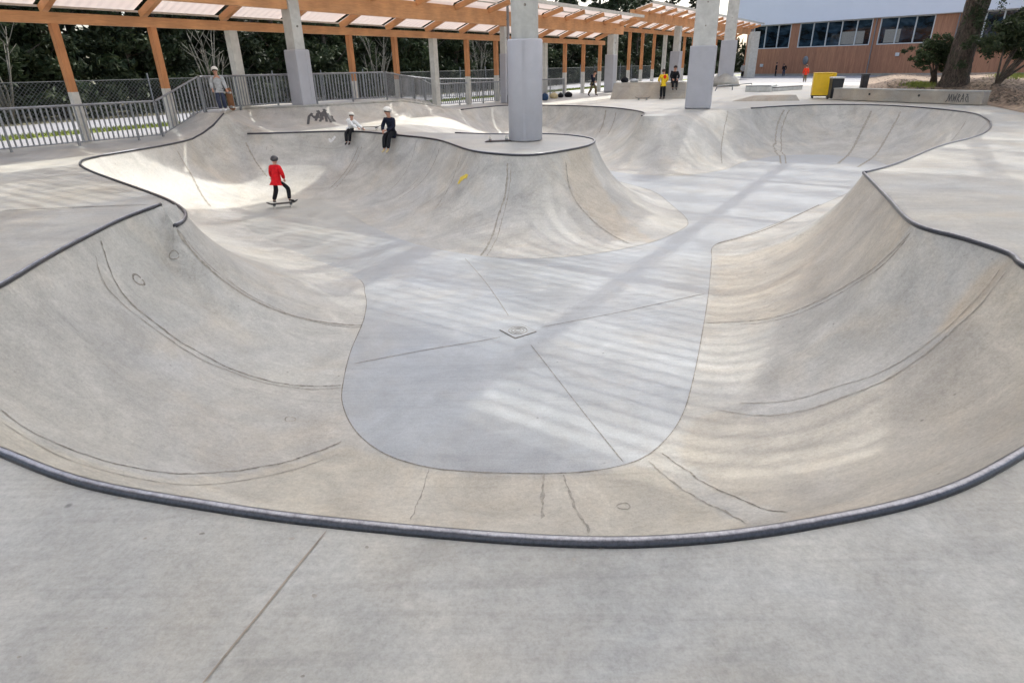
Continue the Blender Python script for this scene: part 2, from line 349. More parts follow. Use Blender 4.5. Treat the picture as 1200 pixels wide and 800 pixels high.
FL = [un(*q, FZ) for q in [(640, 555), (560, 553), (500, 547), (450, 531), (417, 505), (402, 475), (402, 450), (411, 412), (427, 372), (428, 345), (413, 322)]]
FL += [(-4.6, 12.0, FZ), (-6.2, 14.0, FZ), (-6.75, 15.3, FZ), (-6.8, 16.4, FZ), (-6.2, 17.0, FZ), (-5.2, 16.8, FZ), (-4.3, 15.6, FZ), (-3.2, 13.7, FZ), (-2.0, 12.1, FZ), (-.8, 11.2, FZ)]
FL += [un(*q, FZ) for q in [(600, 303), (650, 302), (700, 297), (760, 285), (797, 270), (806, 259)]]
FL += [(4.1, 15.2, FZ), (4.0, 17.2, FZ), (3.1, 19.2, FZ), (2.0, 20.6, FZ), (1.4, 21.8, FZ), (1.2, 24, FZ), (1.0, 26.6, FZ), (1.4, 27.9, FZ), (2.4, 26.8, FZ), (2.7, 24.5, FZ), (3.0, 22.0, FZ), (3.9, 20.2, FZ), (5.5, 19.6, FZ), (7.2, 20.6, FZ), (8.6, 22.4, FZ), (10.4, 23.6, FZ), (12.0, 23.5, FZ), (12.9, 22.2, FZ), (12.6, 20.4, FZ), (11.3, 18.7, FZ), (9.2, 16.4, FZ), (7.0, 14.2, FZ), (5.0, 12.3, FZ)]
FL += [un(*q, FZ) for q in [(838, 287), (834, 305), (830, 345), (822, 395), (812, 445), (800, 485), (780, 515), (750, 538), (700, 551)]]
FL.append(FL[0]); FLOOR = cr(FL, set(), lambda p: stp(p)*1.2)[:-1]

def segdist(P, poly, z=False):
    """distance of points to a closed polyline (and the height of its nearest point)"""
    A = poly[:, :2]; B = np.roll(poly, -1, 0)[:, :2]; za = poly[:, 2]; zb = np.roll(poly[:, 2], -1); D = B-A; L2 = (D**2).sum(1)+1e-12
    out = np.empty(len(P)); zo = np.empty(len(P))
    for i in range(0, len(P), 4000):
        Q = P[i:i+4000, None, :]-A[None]; t = np.clip((Q*D[None]).sum(2)/L2, 0, 1); d2 = ((Q-t[..., None]*D[None])**2).sum(2)
        k = d2.argmin(1); r = np.arange(len(k)); out[i:i+4000] = np.sqrt(d2[r, k]); tt = t[r, k]; zo[i:i+4000] = za[k]*(1-tt)+zb[k]*tt
    return (out, zo) if z else out
def inside(P, poly):
    x, y = P[:, 0], P[:, 1]; c = np.zeros(len(P), bool); n = len(poly); j = n-1
    for i in range(n):
        xi, yi, xj, yj = poly[i][0], poly[i][1], poly[j][0], poly[j][1]
        k = ((yi > y) != (yj > y)) & (x < (xj-xi)*(y-yi)/((yj-yi) or 1e-12)+xi); c ^= k; j = i
    return c
TH = math.radians(66)
def arc(v): return (1-np.sqrt(np.maximum(0, 1-(v*math.sin(TH))**2)))/(1-math.cos(TH))   # v 0 at the floor, 1 at the lip
# raised platform behind the bank
PF = cr([un(262, 133, PZ), un(287, 127, PZ), un(357, 124.6, PZ), un(430, 120.5, PZ), un(470, 118.3, PZ), un(497, 122, PZ*.62), (-2.5, 28.6, .04), (-3.6, 29.8, .2), (-4.6, 27.2, PZ), (-7.6, 26.2, PZ), (-9.6, 22.2, PZ), (-9.75, 20.0, PZ), un(262, 133, PZ)], {0, 4, 6, 8, 9, 12}, .2)[:-1]
pkA = un(188, 240, NR)[:2]; pkB = un(0, 246, NR)[:2]; pkd = (pkB-pkA)/np.linalg.norm(pkB-pkA); pkn = np.array([-pkd[1], pkd[0]]); pkn = pkn if pkn[1] > 0 else -pkn
def deckz(P):
    d, zo = segdist(P, PF, True); ins = inside(P, PF); d = np.where(ins, 0, d); zo = np.where(ins & (P[:, 0] < -4.6), PZ, zo)
    front = (P[:, 0]*.84-P[:, 1]*.543) > (-9.7*.84-21.1*.543)-.0
    run = np.where(front, 1.75, .75); z = zo*arc(np.clip(1-d/run, 0, 1))
    sl = (P-pkA)@pkn; zl = NR*(1-np.clip(sl/.35, 0, 1)); zr = NR*np.clip((10.1-P[:, 1])/(10.1-5.8), 0, 1)
    zn = np.where(P[:, 0] < 0, np.where(P[:, 1] > 1, zl, NR), zr)
    return np.maximum(z, zn)
def surfz(P):
    dl, zl = segdist(P, LIP, True); df = segdist(P, FLOOR); inf = inside(P, FLOOR); inl = inside(P, LIP)
    df = np.where(inf, 0, df); u = dl/(dl+df+1e-9); S4 = LIP.copy(); S4[:, 2] = SOFT; _, sf = segdist(P, S4, True); v_ = 1-u; pr_ = arc(v_)*(1-sf)+sf*(v_*v_*(3-2*v_)); zb = FZ+(zl-FZ)*pr_
    return np.where(inl, zb, deckz(P)), inl, inf
X0, X1, Y0, Y1 = -15.0, 24.0, -3.0, 46.0
def grid(x0, x1, y0, y1, s):
    xs = np.arange(x0+s*.5, x1, s); ys = np.arange(y0+s*.5, y1, s); A, B = np.meshgrid(xs, ys); B = B+((np.arange(A.shape[1]) % 2)*s*.5)[None, :]
    p = np.stack([A.ravel(), B.ravel()], 1); return p[(p[:, 1] < y1)]
G = [(grid(-5.2, 5.2, .9, 8.6, .085), .085), (grid(-10.2, 8, 8.6, 20, .15), .15)]
bowlbig = []
gp = grid(-10.2, -5.2, 3, 8.6, .3); G.append((gp, .3)); G.append((grid(5.2, 8, .9, 8.6, .3), .3))
G.append((grid(-10.2, -1.8, 20, 32.5, .16), .16)); G.append((grid(-1.8, 16.6, 20, 32.5, .24), .24)); G.append((grid(8, 16.6, 8.6, 20, .27), .27))
G.append((grid(-15, 24, -3, .9, .8), .8)); G.append((grid(-15, 24, 32.5, 46, 1.2), 1.2)); G.append((grid(16.6, 24, .9, 32.5, .9), .9)); G.append((grid(-15, -10.2, .9, 32.5, .5), .5)); G.append((grid(-10.2, -5.2, .9, 3, .5), .5)); G.append((grid(8, 16.6, .9, 8.6, .6), .6))
allp = []
for p, s in G:
    keep = (segdist(p, LIP) > s*.45) & (segdist(p, FLOOR) > s*.45) & (segdist(p, PF) > min(s, .2)*.45); allp.append(p[keep])
pfk = PF[(segdist(PF[:, :2], LIP) > .12)]; ring1 = []
bx = []
for t in np.linspace(0, 1, 20)[:-1]:
    bx += [(X0+(X1-X0)*t, Y0), (X1, Y0+(Y1-Y0)*t), (X1-(X1-X0)*t, Y1), (X0, Y1-(Y1-Y0)*t)]
P2 = np.concatenate([LIP[:, :2], FLOOR[:, :2], pfk[:, :2], np.array(bx)]+allp)
nl, nf = len(LIP), len(FLOOR)
ed = [(i, (i+1) % nl) for i in range(nl)]+[(nl+i, nl+(i+1) % nf) for i in range(nf)]
cd = delaunay_2d_cdt([Vector(p) for p in P2.tolist()], ed, [], 0, 1e-5)
CV = np.array([(v.x, v.y) for v in cd[0]]); CF = np.array([tuple(f) for f in cd[2]])
# heights: exact on the lip, the formula elsewhere
zz, _, _ = surfz(CV)
dl, zl = segdist(CV, LIP, True); onl = dl < 1e-4; zz[onl] = zl[onl]
df = segdist(CV, FLOOR); zz[df < 1e-4] = FZ
dp, zp = segdist(CV, PF, True); k_ = (dp < 1e-4) & ~onl; zz[k_] = np.maximum(zz[k_], zp[k_])
cen = CV[CF].mean(1); f_in = inside(cen, LIP); f_fl = inside(cen, FLOOR) & f_in
def submesh(name, mask, mat, parent=None):
    fs = CF[mask]; used, inv = np.unique(fs, return_inverse=True); inv = inv.reshape(fs.shape)
    vs = np.column_stack([CV[used], zz[used]])
    a = vs[inv[:, 0]]; b = vs[inv[:, 1]]; c = vs[inv[:, 2]]; nz = np.cross(b-a, c-a)[:, 2]; inv[nz < 0] = inv[nz < 0][:, ::-1]
    return mobj(name, vs, [tuple(map(int, f)) for f in inv], mat, parent, True), vs, inv
cz_ = zz[CF].mean(1); bk = (~f_in) & (cz_ > .012) & (cz_ < .585) & (cen[:, 0] > -9.6) & (cen[:, 0] < -1.5) & (cen[:, 1] > 17) & ~inside(cen, PF)
deck, dv, dfc = submesh('concrete_deck', ~f_in & ~bk, 'deck'); tag(deck, kind='structure')
bank, _a, _b = submesh('concrete_bank', bk, 'wall'); tag(bank, kind='structure')
bowl = empty('skate_bowl', (0, 0, 0), 0, 'large concrete skate bowl with curved walls and dark steel coping sunk in the pale deck', 'skate bowl')
wallo, wv_, wf_ = submesh('transition', f_in & ~f_fl, 'walltint', bowl)
def panel(px, col):
    W_ = []
    for q in px:
        if len(q) == 3 and q[2] == 'w': W_.append((q[0], q[1]))
        else: W_.append(tuple(PX(q)))
    return np.array(W_, float), col
BV = BVHTree.FromPolygons([Vector((CV[i][0], CV[i][1], zz[i])) for i in range(len(CV))], [tuple(map(int, f)) for f in CF])
def PX(q):
    h = BV.ray_cast(Vector((0, 0, EYE)), Vector(ray(*q)).normalized()); return (h[0].x, h[0].y) if h[0] else tuple(un(*q)[:2])
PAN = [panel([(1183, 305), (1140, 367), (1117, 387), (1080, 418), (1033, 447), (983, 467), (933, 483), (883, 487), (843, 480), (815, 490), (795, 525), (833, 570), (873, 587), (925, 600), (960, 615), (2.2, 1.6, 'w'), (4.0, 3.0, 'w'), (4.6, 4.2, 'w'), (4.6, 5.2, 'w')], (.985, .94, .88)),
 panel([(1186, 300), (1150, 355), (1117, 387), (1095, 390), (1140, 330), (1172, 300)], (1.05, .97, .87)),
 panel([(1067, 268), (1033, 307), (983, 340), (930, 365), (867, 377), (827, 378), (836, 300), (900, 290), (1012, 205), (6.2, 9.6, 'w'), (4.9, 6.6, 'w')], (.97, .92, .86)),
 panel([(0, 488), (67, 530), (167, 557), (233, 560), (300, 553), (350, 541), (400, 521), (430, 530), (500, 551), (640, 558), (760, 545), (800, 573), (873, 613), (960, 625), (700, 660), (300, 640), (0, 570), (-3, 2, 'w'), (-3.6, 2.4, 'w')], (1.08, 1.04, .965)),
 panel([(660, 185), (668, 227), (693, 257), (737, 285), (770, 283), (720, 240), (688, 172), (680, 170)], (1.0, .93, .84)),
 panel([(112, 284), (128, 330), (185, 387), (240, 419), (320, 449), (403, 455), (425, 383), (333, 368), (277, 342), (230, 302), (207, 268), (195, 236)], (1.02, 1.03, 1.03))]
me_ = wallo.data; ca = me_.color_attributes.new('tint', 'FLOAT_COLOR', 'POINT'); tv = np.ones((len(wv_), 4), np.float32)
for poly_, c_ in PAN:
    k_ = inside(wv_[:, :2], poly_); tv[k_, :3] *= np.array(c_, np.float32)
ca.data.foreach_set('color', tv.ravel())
flo, fv_, ff_ = submesh('floor', f_fl, 'floor', bowl)
BV = BVHTree.FromPolygons([Vector((CV[i][0], CV[i][1], zz[i])) for i in range(len(CV))], [tuple(map(int, f)) for f in CF])
def hit(px, py):
    r = Vector(ray(px, py)).normalized(); o = Vector((0, 0, EYE)); h = BV.ray_cast(o, r)
    if h[0] is None: return Vector(un(px, py)), Vector((0, 0, 1))
    n = h[1] if h[1].z > 0 else -h[1]; return h[0], n
def gz(x, y):
    h = BV.ray_cast(Vector((x, y, 20)), Vector((0, 0, -1))); return h[0].z if h[0] else 0.0
def drape(pix, step=.06):
    """a line traced on the surface: world points with normals"""
    W = [hit(*p)[0] for p in pix]; P = cr([tuple(w) for w in W], set(), step); out = []
    for p in P:
        r = BV.find_nearest(Vector(p)); n = r[1] if r[1].z > 0 else -r[1]; out.append((r[0], n))
    return out
def ribbon(name, pix, w, mat, parent, jit=.25, off=.0035, step=.06, seed=1):
    rr = random.Random(seed*977+int(pix[0][0]*7)); D = drape(pix, step); v = []; f = []; sm = 0
    for i, (p, n) in enumerate(D):
        t = (D[min(i+1, len(D)-1)][0]-D[max(i-1, 0)][0]).normalized(); s = n.cross(t).normalized()
        sm = sm*.6+rr.uniform(-1, 1)*jit*min(w, .012)*1.2; ww = max(.0015, w*.5*(1+rr.uniform(-.75, .75)*min(1, jit*2)))
        if i in (0, len(D)-1): ww *= .3
        v += [tuple(p+s*(ww+sm)+n*off), tuple(p-s*(ww-sm)+n*off)]
        if i: k = 2*i; f.append((k-2, k-1, k+1, k))
    o = mobj(name, v, f, mat, parent, True); return o
# coping tubes
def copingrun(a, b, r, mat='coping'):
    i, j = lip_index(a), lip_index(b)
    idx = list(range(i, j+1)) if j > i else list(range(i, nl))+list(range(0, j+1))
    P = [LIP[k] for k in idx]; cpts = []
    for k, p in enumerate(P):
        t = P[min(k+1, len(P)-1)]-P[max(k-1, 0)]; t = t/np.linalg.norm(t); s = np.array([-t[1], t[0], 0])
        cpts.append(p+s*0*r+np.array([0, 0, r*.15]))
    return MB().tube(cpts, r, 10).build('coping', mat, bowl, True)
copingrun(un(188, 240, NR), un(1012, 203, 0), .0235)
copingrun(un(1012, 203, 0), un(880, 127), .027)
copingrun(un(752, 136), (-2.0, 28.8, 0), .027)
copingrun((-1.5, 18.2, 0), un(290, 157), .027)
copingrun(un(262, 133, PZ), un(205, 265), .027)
# pale rounded edge along the top of the bank
pe = MB().tube([(p[0], p[1], p[2]+.004) for p in PF[:max(i for i in range(len(PF)) if PF[i][0] > -2.7 and PF[i][2] < .3 and i < len(PF)//2)]], .045, 8).build('bank_edge', 'deck', None, True); tag(pe, kind='structure')
# joints and repairs in the transition
S = [
 ([(118, 282), (128, 312), (143, 343), (187, 383), (240, 417), (267, 430), (320, 447), (400, 452)], .022),
 ([(112, 300), (118, 322), (134, 347), (183, 387), (236, 421), (267, 434), (320, 451), (398, 455)], .014),
 ([(207, 268), (230, 300), (277, 340), (333, 367), (383, 378), (425, 381)], .05),
 ([(212, 272), (240, 306), (290, 344), (340, 368), (425, 383)], .018),
 ([(1, 480), (33, 503), (93, 530), (167, 550), (233, 555), (300, 548), (350, 537), (400, 517)], .016),
 ([(1, 494), (67, 533), (107, 547), (217, 568), (300, 560), (350, 548), (396, 532)], .009),
 ([(503, 549), (495, 573), (480, 610)], .012), ([(637, 556), (635, 608)], .03),
 ([(775, 531), (800, 547), (833, 570), (873, 587), (900, 597), (925, 599)], .014),
 ([(760, 540), (800, 573), (827, 590), (853, 600), (873, 613)], .018),
 ([(660, 556), (672, 590), (686, 612), (692, 625)], .02),
 ([(1067, 273), (1033, 307), (983, 340), (930, 365), (867, 377), (827, 378)], .03),
 ([(1063, 280), (1030, 314), (981, 346), (928, 370), (867, 380)], .012),
 ([(1180, 318), (1140, 367), (1117, 387), (1080, 418), (1033, 447), (983, 467), (933, 483), (883, 487), (843, 480)], .018),
 ([(1172, 316), (1128, 367), (1102, 391), (1065, 418), (1017, 443), (980, 453), (930, 469), (867, 472)], .012),
 ([(595, 191), (592, 227), (582, 260), (563, 300)], .05), ([(599, 191), (596, 227), (588, 260), (570, 300)], .02),
 ([(663, 190), (670, 227), (693, 257), (713, 273), (737, 285)], .05),
 ([(540, 182), (527, 217), (510, 245)], .025), ([(515, 174), (497, 210), (467, 233)], .035), ([(510, 174), (490, 210), (460, 233)], .02),
 ([(488, 165), (473, 205), (450, 228)], .02), ([(420, 172), (400, 207), (385, 222)], .04), ([(424, 172), (405, 207), (392, 222)], .03),
 ([(208, 177), (227, 210), (247, 242)], .06), ([(288, 167), (300, 190), (313, 207)], .05),
 ([(919, 129), (915, 192)], .08), ([(925, 129), (921, 192)], .06), ([(1021, 130), (1005, 163), (982, 192)], .1), ([(1055, 131), (1035, 168), (1005, 196)], .1),
 ([(1132, 142), (1115, 165)], .06), ([(710, 129), (702, 156)], .12), ([(722, 131), (712, 158)], .07), ([(853, 130), (846, 192)], .05)]
for k, (p, w) in enumerate(S): ribbon('joint', p, w*.8, 'seam' if k in (0, 4, 8, 12) else 'seamlight', bowl, .6 if w < .04 else .3, step=.035, seed=k)
for k, (p, w) in enumerate([([(545, 303), (570, 332), (596, 370)], .012), ([(415, 426), (500, 410), (560, 400), (586, 395)], .012), ([(622, 404), (675, 472), (730, 541)], .009), ([(636, 383), (730, 365), (826, 344)], .012), ([(840, 286), (900, 268), (960, 240)], .03)]):
    ribbon('floor_joint', p, w, 'seam' if k else 'seamlight', bowl, .05, seed=40+k)
# rim of the floor slab
FB = [(FLOOR[i], None) for i in range(nf)]
def rimline(a, b, w):
    pts = [tuple(FLOOR[i % nf]) for i in range(a, b)]; v = []; f = []; rr = random.Random(3)
    for i, p in enumerate(pts):
        p = Vector(p); t = (Vector(pts[min(i+1, len(pts)-1)])-Vector(pts[max(i-1, 0)])).normalized(); s = Vector((0, 0, 1)).cross(t); ww = w*rr.uniform(.3, .8)
        v += [tuple(p+s*ww+Vector((0, 0, .004))), tuple(p-s*ww*.6+Vector((0, 0, .005)))]
        if i: k = 2*i; f.append((k-2, k-1, k+1, k))
    mobj('floor_edge', v, f, 'seam', bowl, True)
lo_ = int(np.argmin(((FLOOR[:, :2]-np.array((-2.7, 10.0)))**2).sum(1))); hi_ = int(np.argmin(((FLOOR[:, :2]-np.array((-1.4, 11.7)))**2).sum(1)))
rimline(0, lo_, .010); rimline(hi_, nf+1, .010)
# drain cover in the middle of the floor
dc = Vector(un(607, 388, FZ)); dr = empty('drain_cover', dc+Vector((0, 0, .004)), .62, 'small square grey drain cover with ring pattern set in the middle of the bowl floor', 'drain cover')
MB().box((0, 0, .004), (.34, .34, .008), bev=.003).build('cover_plate', 'floor', dr)
MB().box((0, 0, .001), (.36, .36, .006)).build('frame', 'seam', dr)
mb = MB()
for r in (.045, .085, .125): mb.tube([(r*math.cos(a*PI/12), r*math.sin(a*PI/12), .008) for a in range(24)], .006, 5, closed=True)
mb.build('ring_pattern', 'seamlight', dr)
# deck joints
dj = ribbon('expansion_joint', [(383, 622), (350, 662), (310, 712), (262, 770), (236, 803), (200, 850)], .007, 'edge', None, .15, .003); tag(dj, kind='structure')
dj = ribbon('expansion_joint', [(2, 247), (90, 243), (174, 240)], .03, 'seam', None, .1, .003, .1); tag(dj, kind='structure')
# round form marks left in the concrete
def ring(px, py, r, mat='seamlight', par=None, w=.006):
    p, n = hit(px, py); q = n.to_track_quat('Z', 'Y'); mb = MB()
    N = 22; v = []; f = []
    for k in range(N):
        a = 2*PI*k/N; rr = r*(1+.08*math.sin(3*a+px))
        for q2 in (rr-w, rr+w): v.append(tuple(p+n*.003+q @ Vector((q2*math.cos(a), q2*math.sin(a), 0))))
    for k in range(N-(1 if px > 10 else 3)): f.append((2*k, 2*k+1, (2*k+3) % (2*N), (2*k+2) % (2*N)))
    return mobj('form_mark', v, f, mat, par or bowl)
for x, y, r in [(162, 328, .07), (204, 299, .055), (340, 491, .05), (731, 593, .05), (316, 174, .1), (683, 140, .2)]: ring(x, y, r, 'seam' if x == 162 else 'seamlight', None, .012 if x == 162 else .007)

# small pits and stains in the slabs
v = []; f = []; rs = random.Random(12)
sp_ = [(141, 583, .02), (237, 625, .022), (342, 631, .028), (368, 698, .018), (170, 631, .018), (225, 608, .014), (430, 641, .016), (361, 437, .01), (520, 437, .012), (617, 497, .018), (22, 770, .018), (705, 642, .022), (672, 655, .02), (530, 583, .012), (125, 736, .012), (355, 792, .012)]
for i in range(26): sp_.append((rs.uniform(150, 340), 600+rs.gauss(14, 9)+(rs.uniform(0, 10)), rs.uniform(.003, .006)))
for i in range(40): sp_.append((rs.uniform(0, 1200), rs.uniform(330, 800), rs.uniform(.002, .004)))
for px, py, r_ in sp_:
    r_ *= .5
    p, n = hit(px, py); q = n.to_track_quat('Z', 'Y'); k = len(v); N = 7; e_ = rs.uniform(.5, 1)
    for j in range(N): a = 2*PI*j/N; rr_ = r_*rs.uniform(.6, 1.2); v.append(tuple(p+n*.0015+q @ Vector((rr_*math.cos(a), rr_*e_*math.sin(a), 0))))
    f.append(tuple(range(k, k+N)))
tag(mobj('stains', v, f, 'seamlight'), kind='structure')
# ------------------------------------------------------------ writing and marks sprayed on the concrete
def strokes(name, lines, w, mat, parent=None):
    v = []; f = []
    for ln in lines:
        D = []
        for a, b in zip(ln[:-1], ln[1:]):
            for k in range(4): D.append(hit(a[0]+(b[0]-a[0])*k/4, a[1]+(b[1]-a[1])*k/4))
        D.append(hit(*ln[-1])); base = len(v)
        for i, (p, n) in enumerate(D):
            t = (D[min(i+1, len(D)-1)][0]-D[max(i-1, 0)][0]); t = t.normalized() if t.length > 1e-6 else Vector((1, 0, 0)); s = n.cross(t).normalized()
            v += [tuple(p+s*w*.5+n*.006), tuple(p-s*w*.5+n*.006)]
            if i: k = base+2*i; f.append((k-2, k-1, k+1, k))
    return mobj(name, v, f, mat, parent)
gt = strokes('graffiti', [[(361, 146), (362, 137), (366, 133)], [(364, 134), (370, 140), (372, 133)], [(370, 142), (374, 130), (378, 141)], [(366, 137), (384, 136)], [(375, 143), (380, 131), (383, 143)], [(379, 128), (386, 140)], [(384, 133), (388, 144), (389, 136)], [(387, 136), (391, 143)], [(371, 130), (376, 134), (382, 129)], [(372, 138), (380, 139)], [(389, 139), (393, 143)]], .085, 'spray')
tag(gt, 'black sprayed graffiti scribble on the concrete bank below the grey fence', 'graffiti')
ck = strokes('check_mark', [[(385.5, 162.5), (387.5, 166.5), (393, 160)]], .07, 'chalk'); tag(ck, 'small white check mark drawn on the bowl wall left of the seated children', 'painted mark')
yk = strokes('paint_mark', [[(538, 213), (543, 209), (547, 205)], [(539, 210), (545, 207), (548, 207)], [(537, 214), (540, 213)]], .10, 'ypaint'); tag(yk, 'yellow sprayed paint smudge on the curved wall below the tongue deck', 'painted mark')

# ------------------------------------------------------------ ground around the deck
def sheet(name, pts, z, mat, kind='structure'):
    o = mobj(name, [(p[0], p[1], z) for p in pts], [tuple(range(len(pts)))], mat); return tag(o, kind=kind)
gv = []; gf = []
B = 900
for (a, b, c, d) in ((-B, -B, B, Y0), (-B, Y1, B, B), (-B, Y0, X0, Y1), (X1, Y0, B, Y1)):
    n = len(gv); gv += [(a, b, -.002), (c, b, -.002), (c, d, -.002), (a, d, -.002)]; gf.append((n, n+1, n+2, n+3))
tag(mobj('ground', gv, gf, 'field'), kind='structure')
D2 = np.array([.543, .84]); N2 = np.array([.84, -.543]); PO = un(103, 167)[:2]
def cl(t, w, z=0.0): p = PO+D2*t+N2*w; return (float(p[0]), float(p[1]), float(z))    # canopy frame: along, across (towards the bowl), up
sheet('path', [cl(-30, -.6), cl(140, -.6), cl(140, -3.0), cl(-30, -3.0)], .004, 'asphalt')
sheet('lawn', [cl(-30, -3.0), cl(140, -3.0), cl(140, -4.4), cl(-30, -4.4)], .006, 'grass')
sheet('road', [cl(-30, -4.4), cl(140, -4.4), cl(140, -9.5), cl(-30, -9.5)], .008, 'asphalt')
sheet('plaza', [(-1, 46), (24, 46), (24, 20), (70, 62), (30, 112), (10, 80)], .005, 'deck')
# grass tufts along the strip
def tufts(name, n, fn, h, mat, seed=1):
    rr = random.Random(seed); v = []; f = []
    for i in range(n):
        x, y, z = fn(rr); a = rr.uniform(0, PI); w = rr.uniform(.01, .03); hh = h*rr.uniform(.5, 1.3); k = len(v)
        lx, ly = rr.uniform(-.4, .4)*hh, rr.uniform(-.4, .4)*hh
        v += [(x-w*math.cos(a), y-w*math.sin(a), z), (x+w*math.cos(a), y+w*math.sin(a), z), (x+lx, y+ly, z+hh)]; f.append((k, k+1, k+2))
    return tag(mobj(name, v, f, mat), 'thin yellow green grass', 'grass', kind='stuff')
tufts('grass', 14000, lambda r: cl(r.uniform(-6, 45)**1, r.uniform(-4.4, -3.0), .006), .09, 'grass')

# ------------------------------------------------------------ canopy
SP = 2.58
def posts_for(n0, n1, dz, name, label, zt):
    cp = empty(name, cl(n0*SP, 0), 0, label, 'canopy'); o = Vector(cl(n0*SP, 0))
    def rel(t, w, z): return Vector(cl(t, w, z))-o
    a, b = n0*SP-.6, n1*SP+.6
    eb = 3.07+dz; mbz = 3.85+dz
    MB().beam(rel(a, 0, eb), rel(b, 0, eb), .16, .26).build('eave_beam', 'glulam', cp)
    MB().beam(rel(a, 1.3, mbz), rel(b, 1.3, mbz), .2, .62).build('main_beam', 'glulam', cp)
    sl = (4.28-3.28)/3.0
    for n in range(n0, n1+1):
        t = n*SP; big = (n % 4 == 2)
        z0 = gz(*cl(t, 0)[:2]) if -1 < t < 30 else 0
        if big:
            MB().box(rel(t, 0, (eb-.13)/2), (.30, .26, eb-.135), math.atan2(D2[1], D2[0])).build('painted_post', 'paint', cp)
        else:
            p = MB().box(rel(t, 0, 1.3+(eb-.13-1.3)/2), (.17, .2, eb-.13-1.3), math.atan2(D2[1], D2[0])).build('post', 'gpost', cp)
            MB().box(rel(t, 0, .65), (.18, .21, 1.30), math.atan2(D2[1], D2[0])).build('post_base', 'paint', cp)
        # rafter: over the eave beam, up to the main beam, and on past it
        MB().beam(rel(t, -.35, 3.28+dz), rel(t, 1.17, 3.86+dz), .15, .2).build('rafter', 'glulam', cp)
        MB().beam(rel(t, 1.42, 4.10+dz), rel(t, 2.55, 4.40+dz), .15, .2).build('rafter_end', 'glulam', cp)
    # roof sheeting, corrugated, in a panel per bay
    for n in range(n0, n1):
        v = []; f = []; K = 18
        for k in range(K+1):
            t = n*SP+.09+(SP-.18)*k/K
            for j, (w, z) in enumerate(((-.7, 3.36), (1.2, 4.05), (1.4, 4.27), (2.75, 4.62))): v.append(tuple(rel(t, w, z+dz+.018*(k % 2))))
            if k: q = 4*k; f += [(q-4, q-3, q+1, q), (q-3, q-2, q+2, q+1), (q-2, q-1, q+3, q+2)]
        mobj('roof_sheet', v, f, 'poly', cp)
    mb = MB()
    for w, z in ((-.45, 3.37), (.35, 3.68), (.9, 3.9), (2.0, 4.36), (2.6, 4.52)): mb.beam(rel(a, w, z+dz), rel(b, w, z+dz), .05, .05)
    mb.build('purlin', 'paint', cp)
    MB().beam(rel(a, 2.8, 4.55+dz), rel(b, 2.8, 4.55+dz), .04, .16).build('roof_edge', 'paint', cp)
    return cp
posts_for(-4, 13, 0, 'timber_canopy', 'long orange timber canopy with slanted translucent roof behind the grey fence', 0)
posts_for(14, 27, .95, 'timber_canopy', 'taller far stretch of orange timber canopy running up to the timber clad building', 0)
# padded columns
ANG = math.atan2(D2[1], D2[0])
def column(base, w, pw, ztop, padh, label, rz=ANG, round_=False, coned=False):
    c = empty('padded_column', base, rz, label, 'column', 'padded canopy columns')
    if round_:
        MB().lathe((0, 0, 0), [(w/2, 0), (w/2, ztop)], 32).build('shaft', 'colcon', c, True)
        for zz_ in (3.3, 4.5, 5.7): MB().tube([((w/2+.001)*math.cos(a_*PI/16), (w/2+.001)*math.sin(a_*PI/16), zz_) for a_ in range(32)], .004, 5, closed=True).build('form_line', 'oldcon', c)
        me = MB(); N = 40; prof = []
        me.lathe((0, 0, .01), [(pw/2-.02, 0), (pw/2, .03), (pw/2, padh-.03), (pw/2-.02, padh)], 40); me.build('padding', 'pad', c, True)
        MB().box((-.04, -pw/2-.003, padh/2), (.05, .012, padh-.06)).build('padding_flap', 'pad', c)
    else:
        MB().box((0, 0, ztop/2), (w, w, ztop), bev=.02).build('shaft', 'colcon', c)
        MB().box((0, 0, padh/2+.01), (pw, pw, padh), bev=.05).build('padding', 'pad', c)
        MB().box((pw*.22, -pw/2-.003, padh/2), (.04, .01, padh-.1)).build('padding_flap', 'pad', c)
    if coned: MB().lathe((0, 0, 0), [(1.15, 0), (1.0, .45), (.55, .95)], 24).build('concrete_foot', 'deck', c, True)
    for q in (.35, .75): MB().tube([(0, -w/2-.01, padh+q*2), (0, -w/2-.04, padh+q*2)], .03, 8).build('bolt', 'seam', c)
    return c
column(un(357, 124, PZ)+np.array([0, 0, 0]), .42, .6, 4.1, 1.75, 'square pale column with lavender grey padding on the raised platform above the graffiti')
column(cl(19.44, 1.3), .3, .36, 3.5, 2.3, 'slim padded column hidden mostly behind the round column')
column(cl(32.5, 1.3), .44, .62, 3.5, 2.3, 'pale padded column just left of the concrete box with bags')
column(cl(45.7, 1.3), .5, .8, 4.45, 2.6, 'pale padded column behind the person sitting on the concrete box')
column(un(616, 164.5, 0), .64, .84, 7.5, 2.28, 'round concrete column in grey padding standing on the tongue deck inside the bowl', 0, True)
column((7.85, 26.5, 0), .84, 1.0, 8.2, 2.3, 'thick square column in grey padding on the far rim of the bowl', -.33)
column((17.0, 51.0, 0), .8, 1.15, 6.5, 3.2, 'distant padded column on a rounded concrete foot near the timber building', -.3, False, True)
MB_ = MB().box((0, 0, 2.4), (.95, .95, 4.8), bev=.02); wp = MB_.build('corner_post', 'paint'); wp.location = tuple(cl(71.5, 1.6))
tag(wp, 'thick white post at the end of the canopy next to the timber building', 'post')
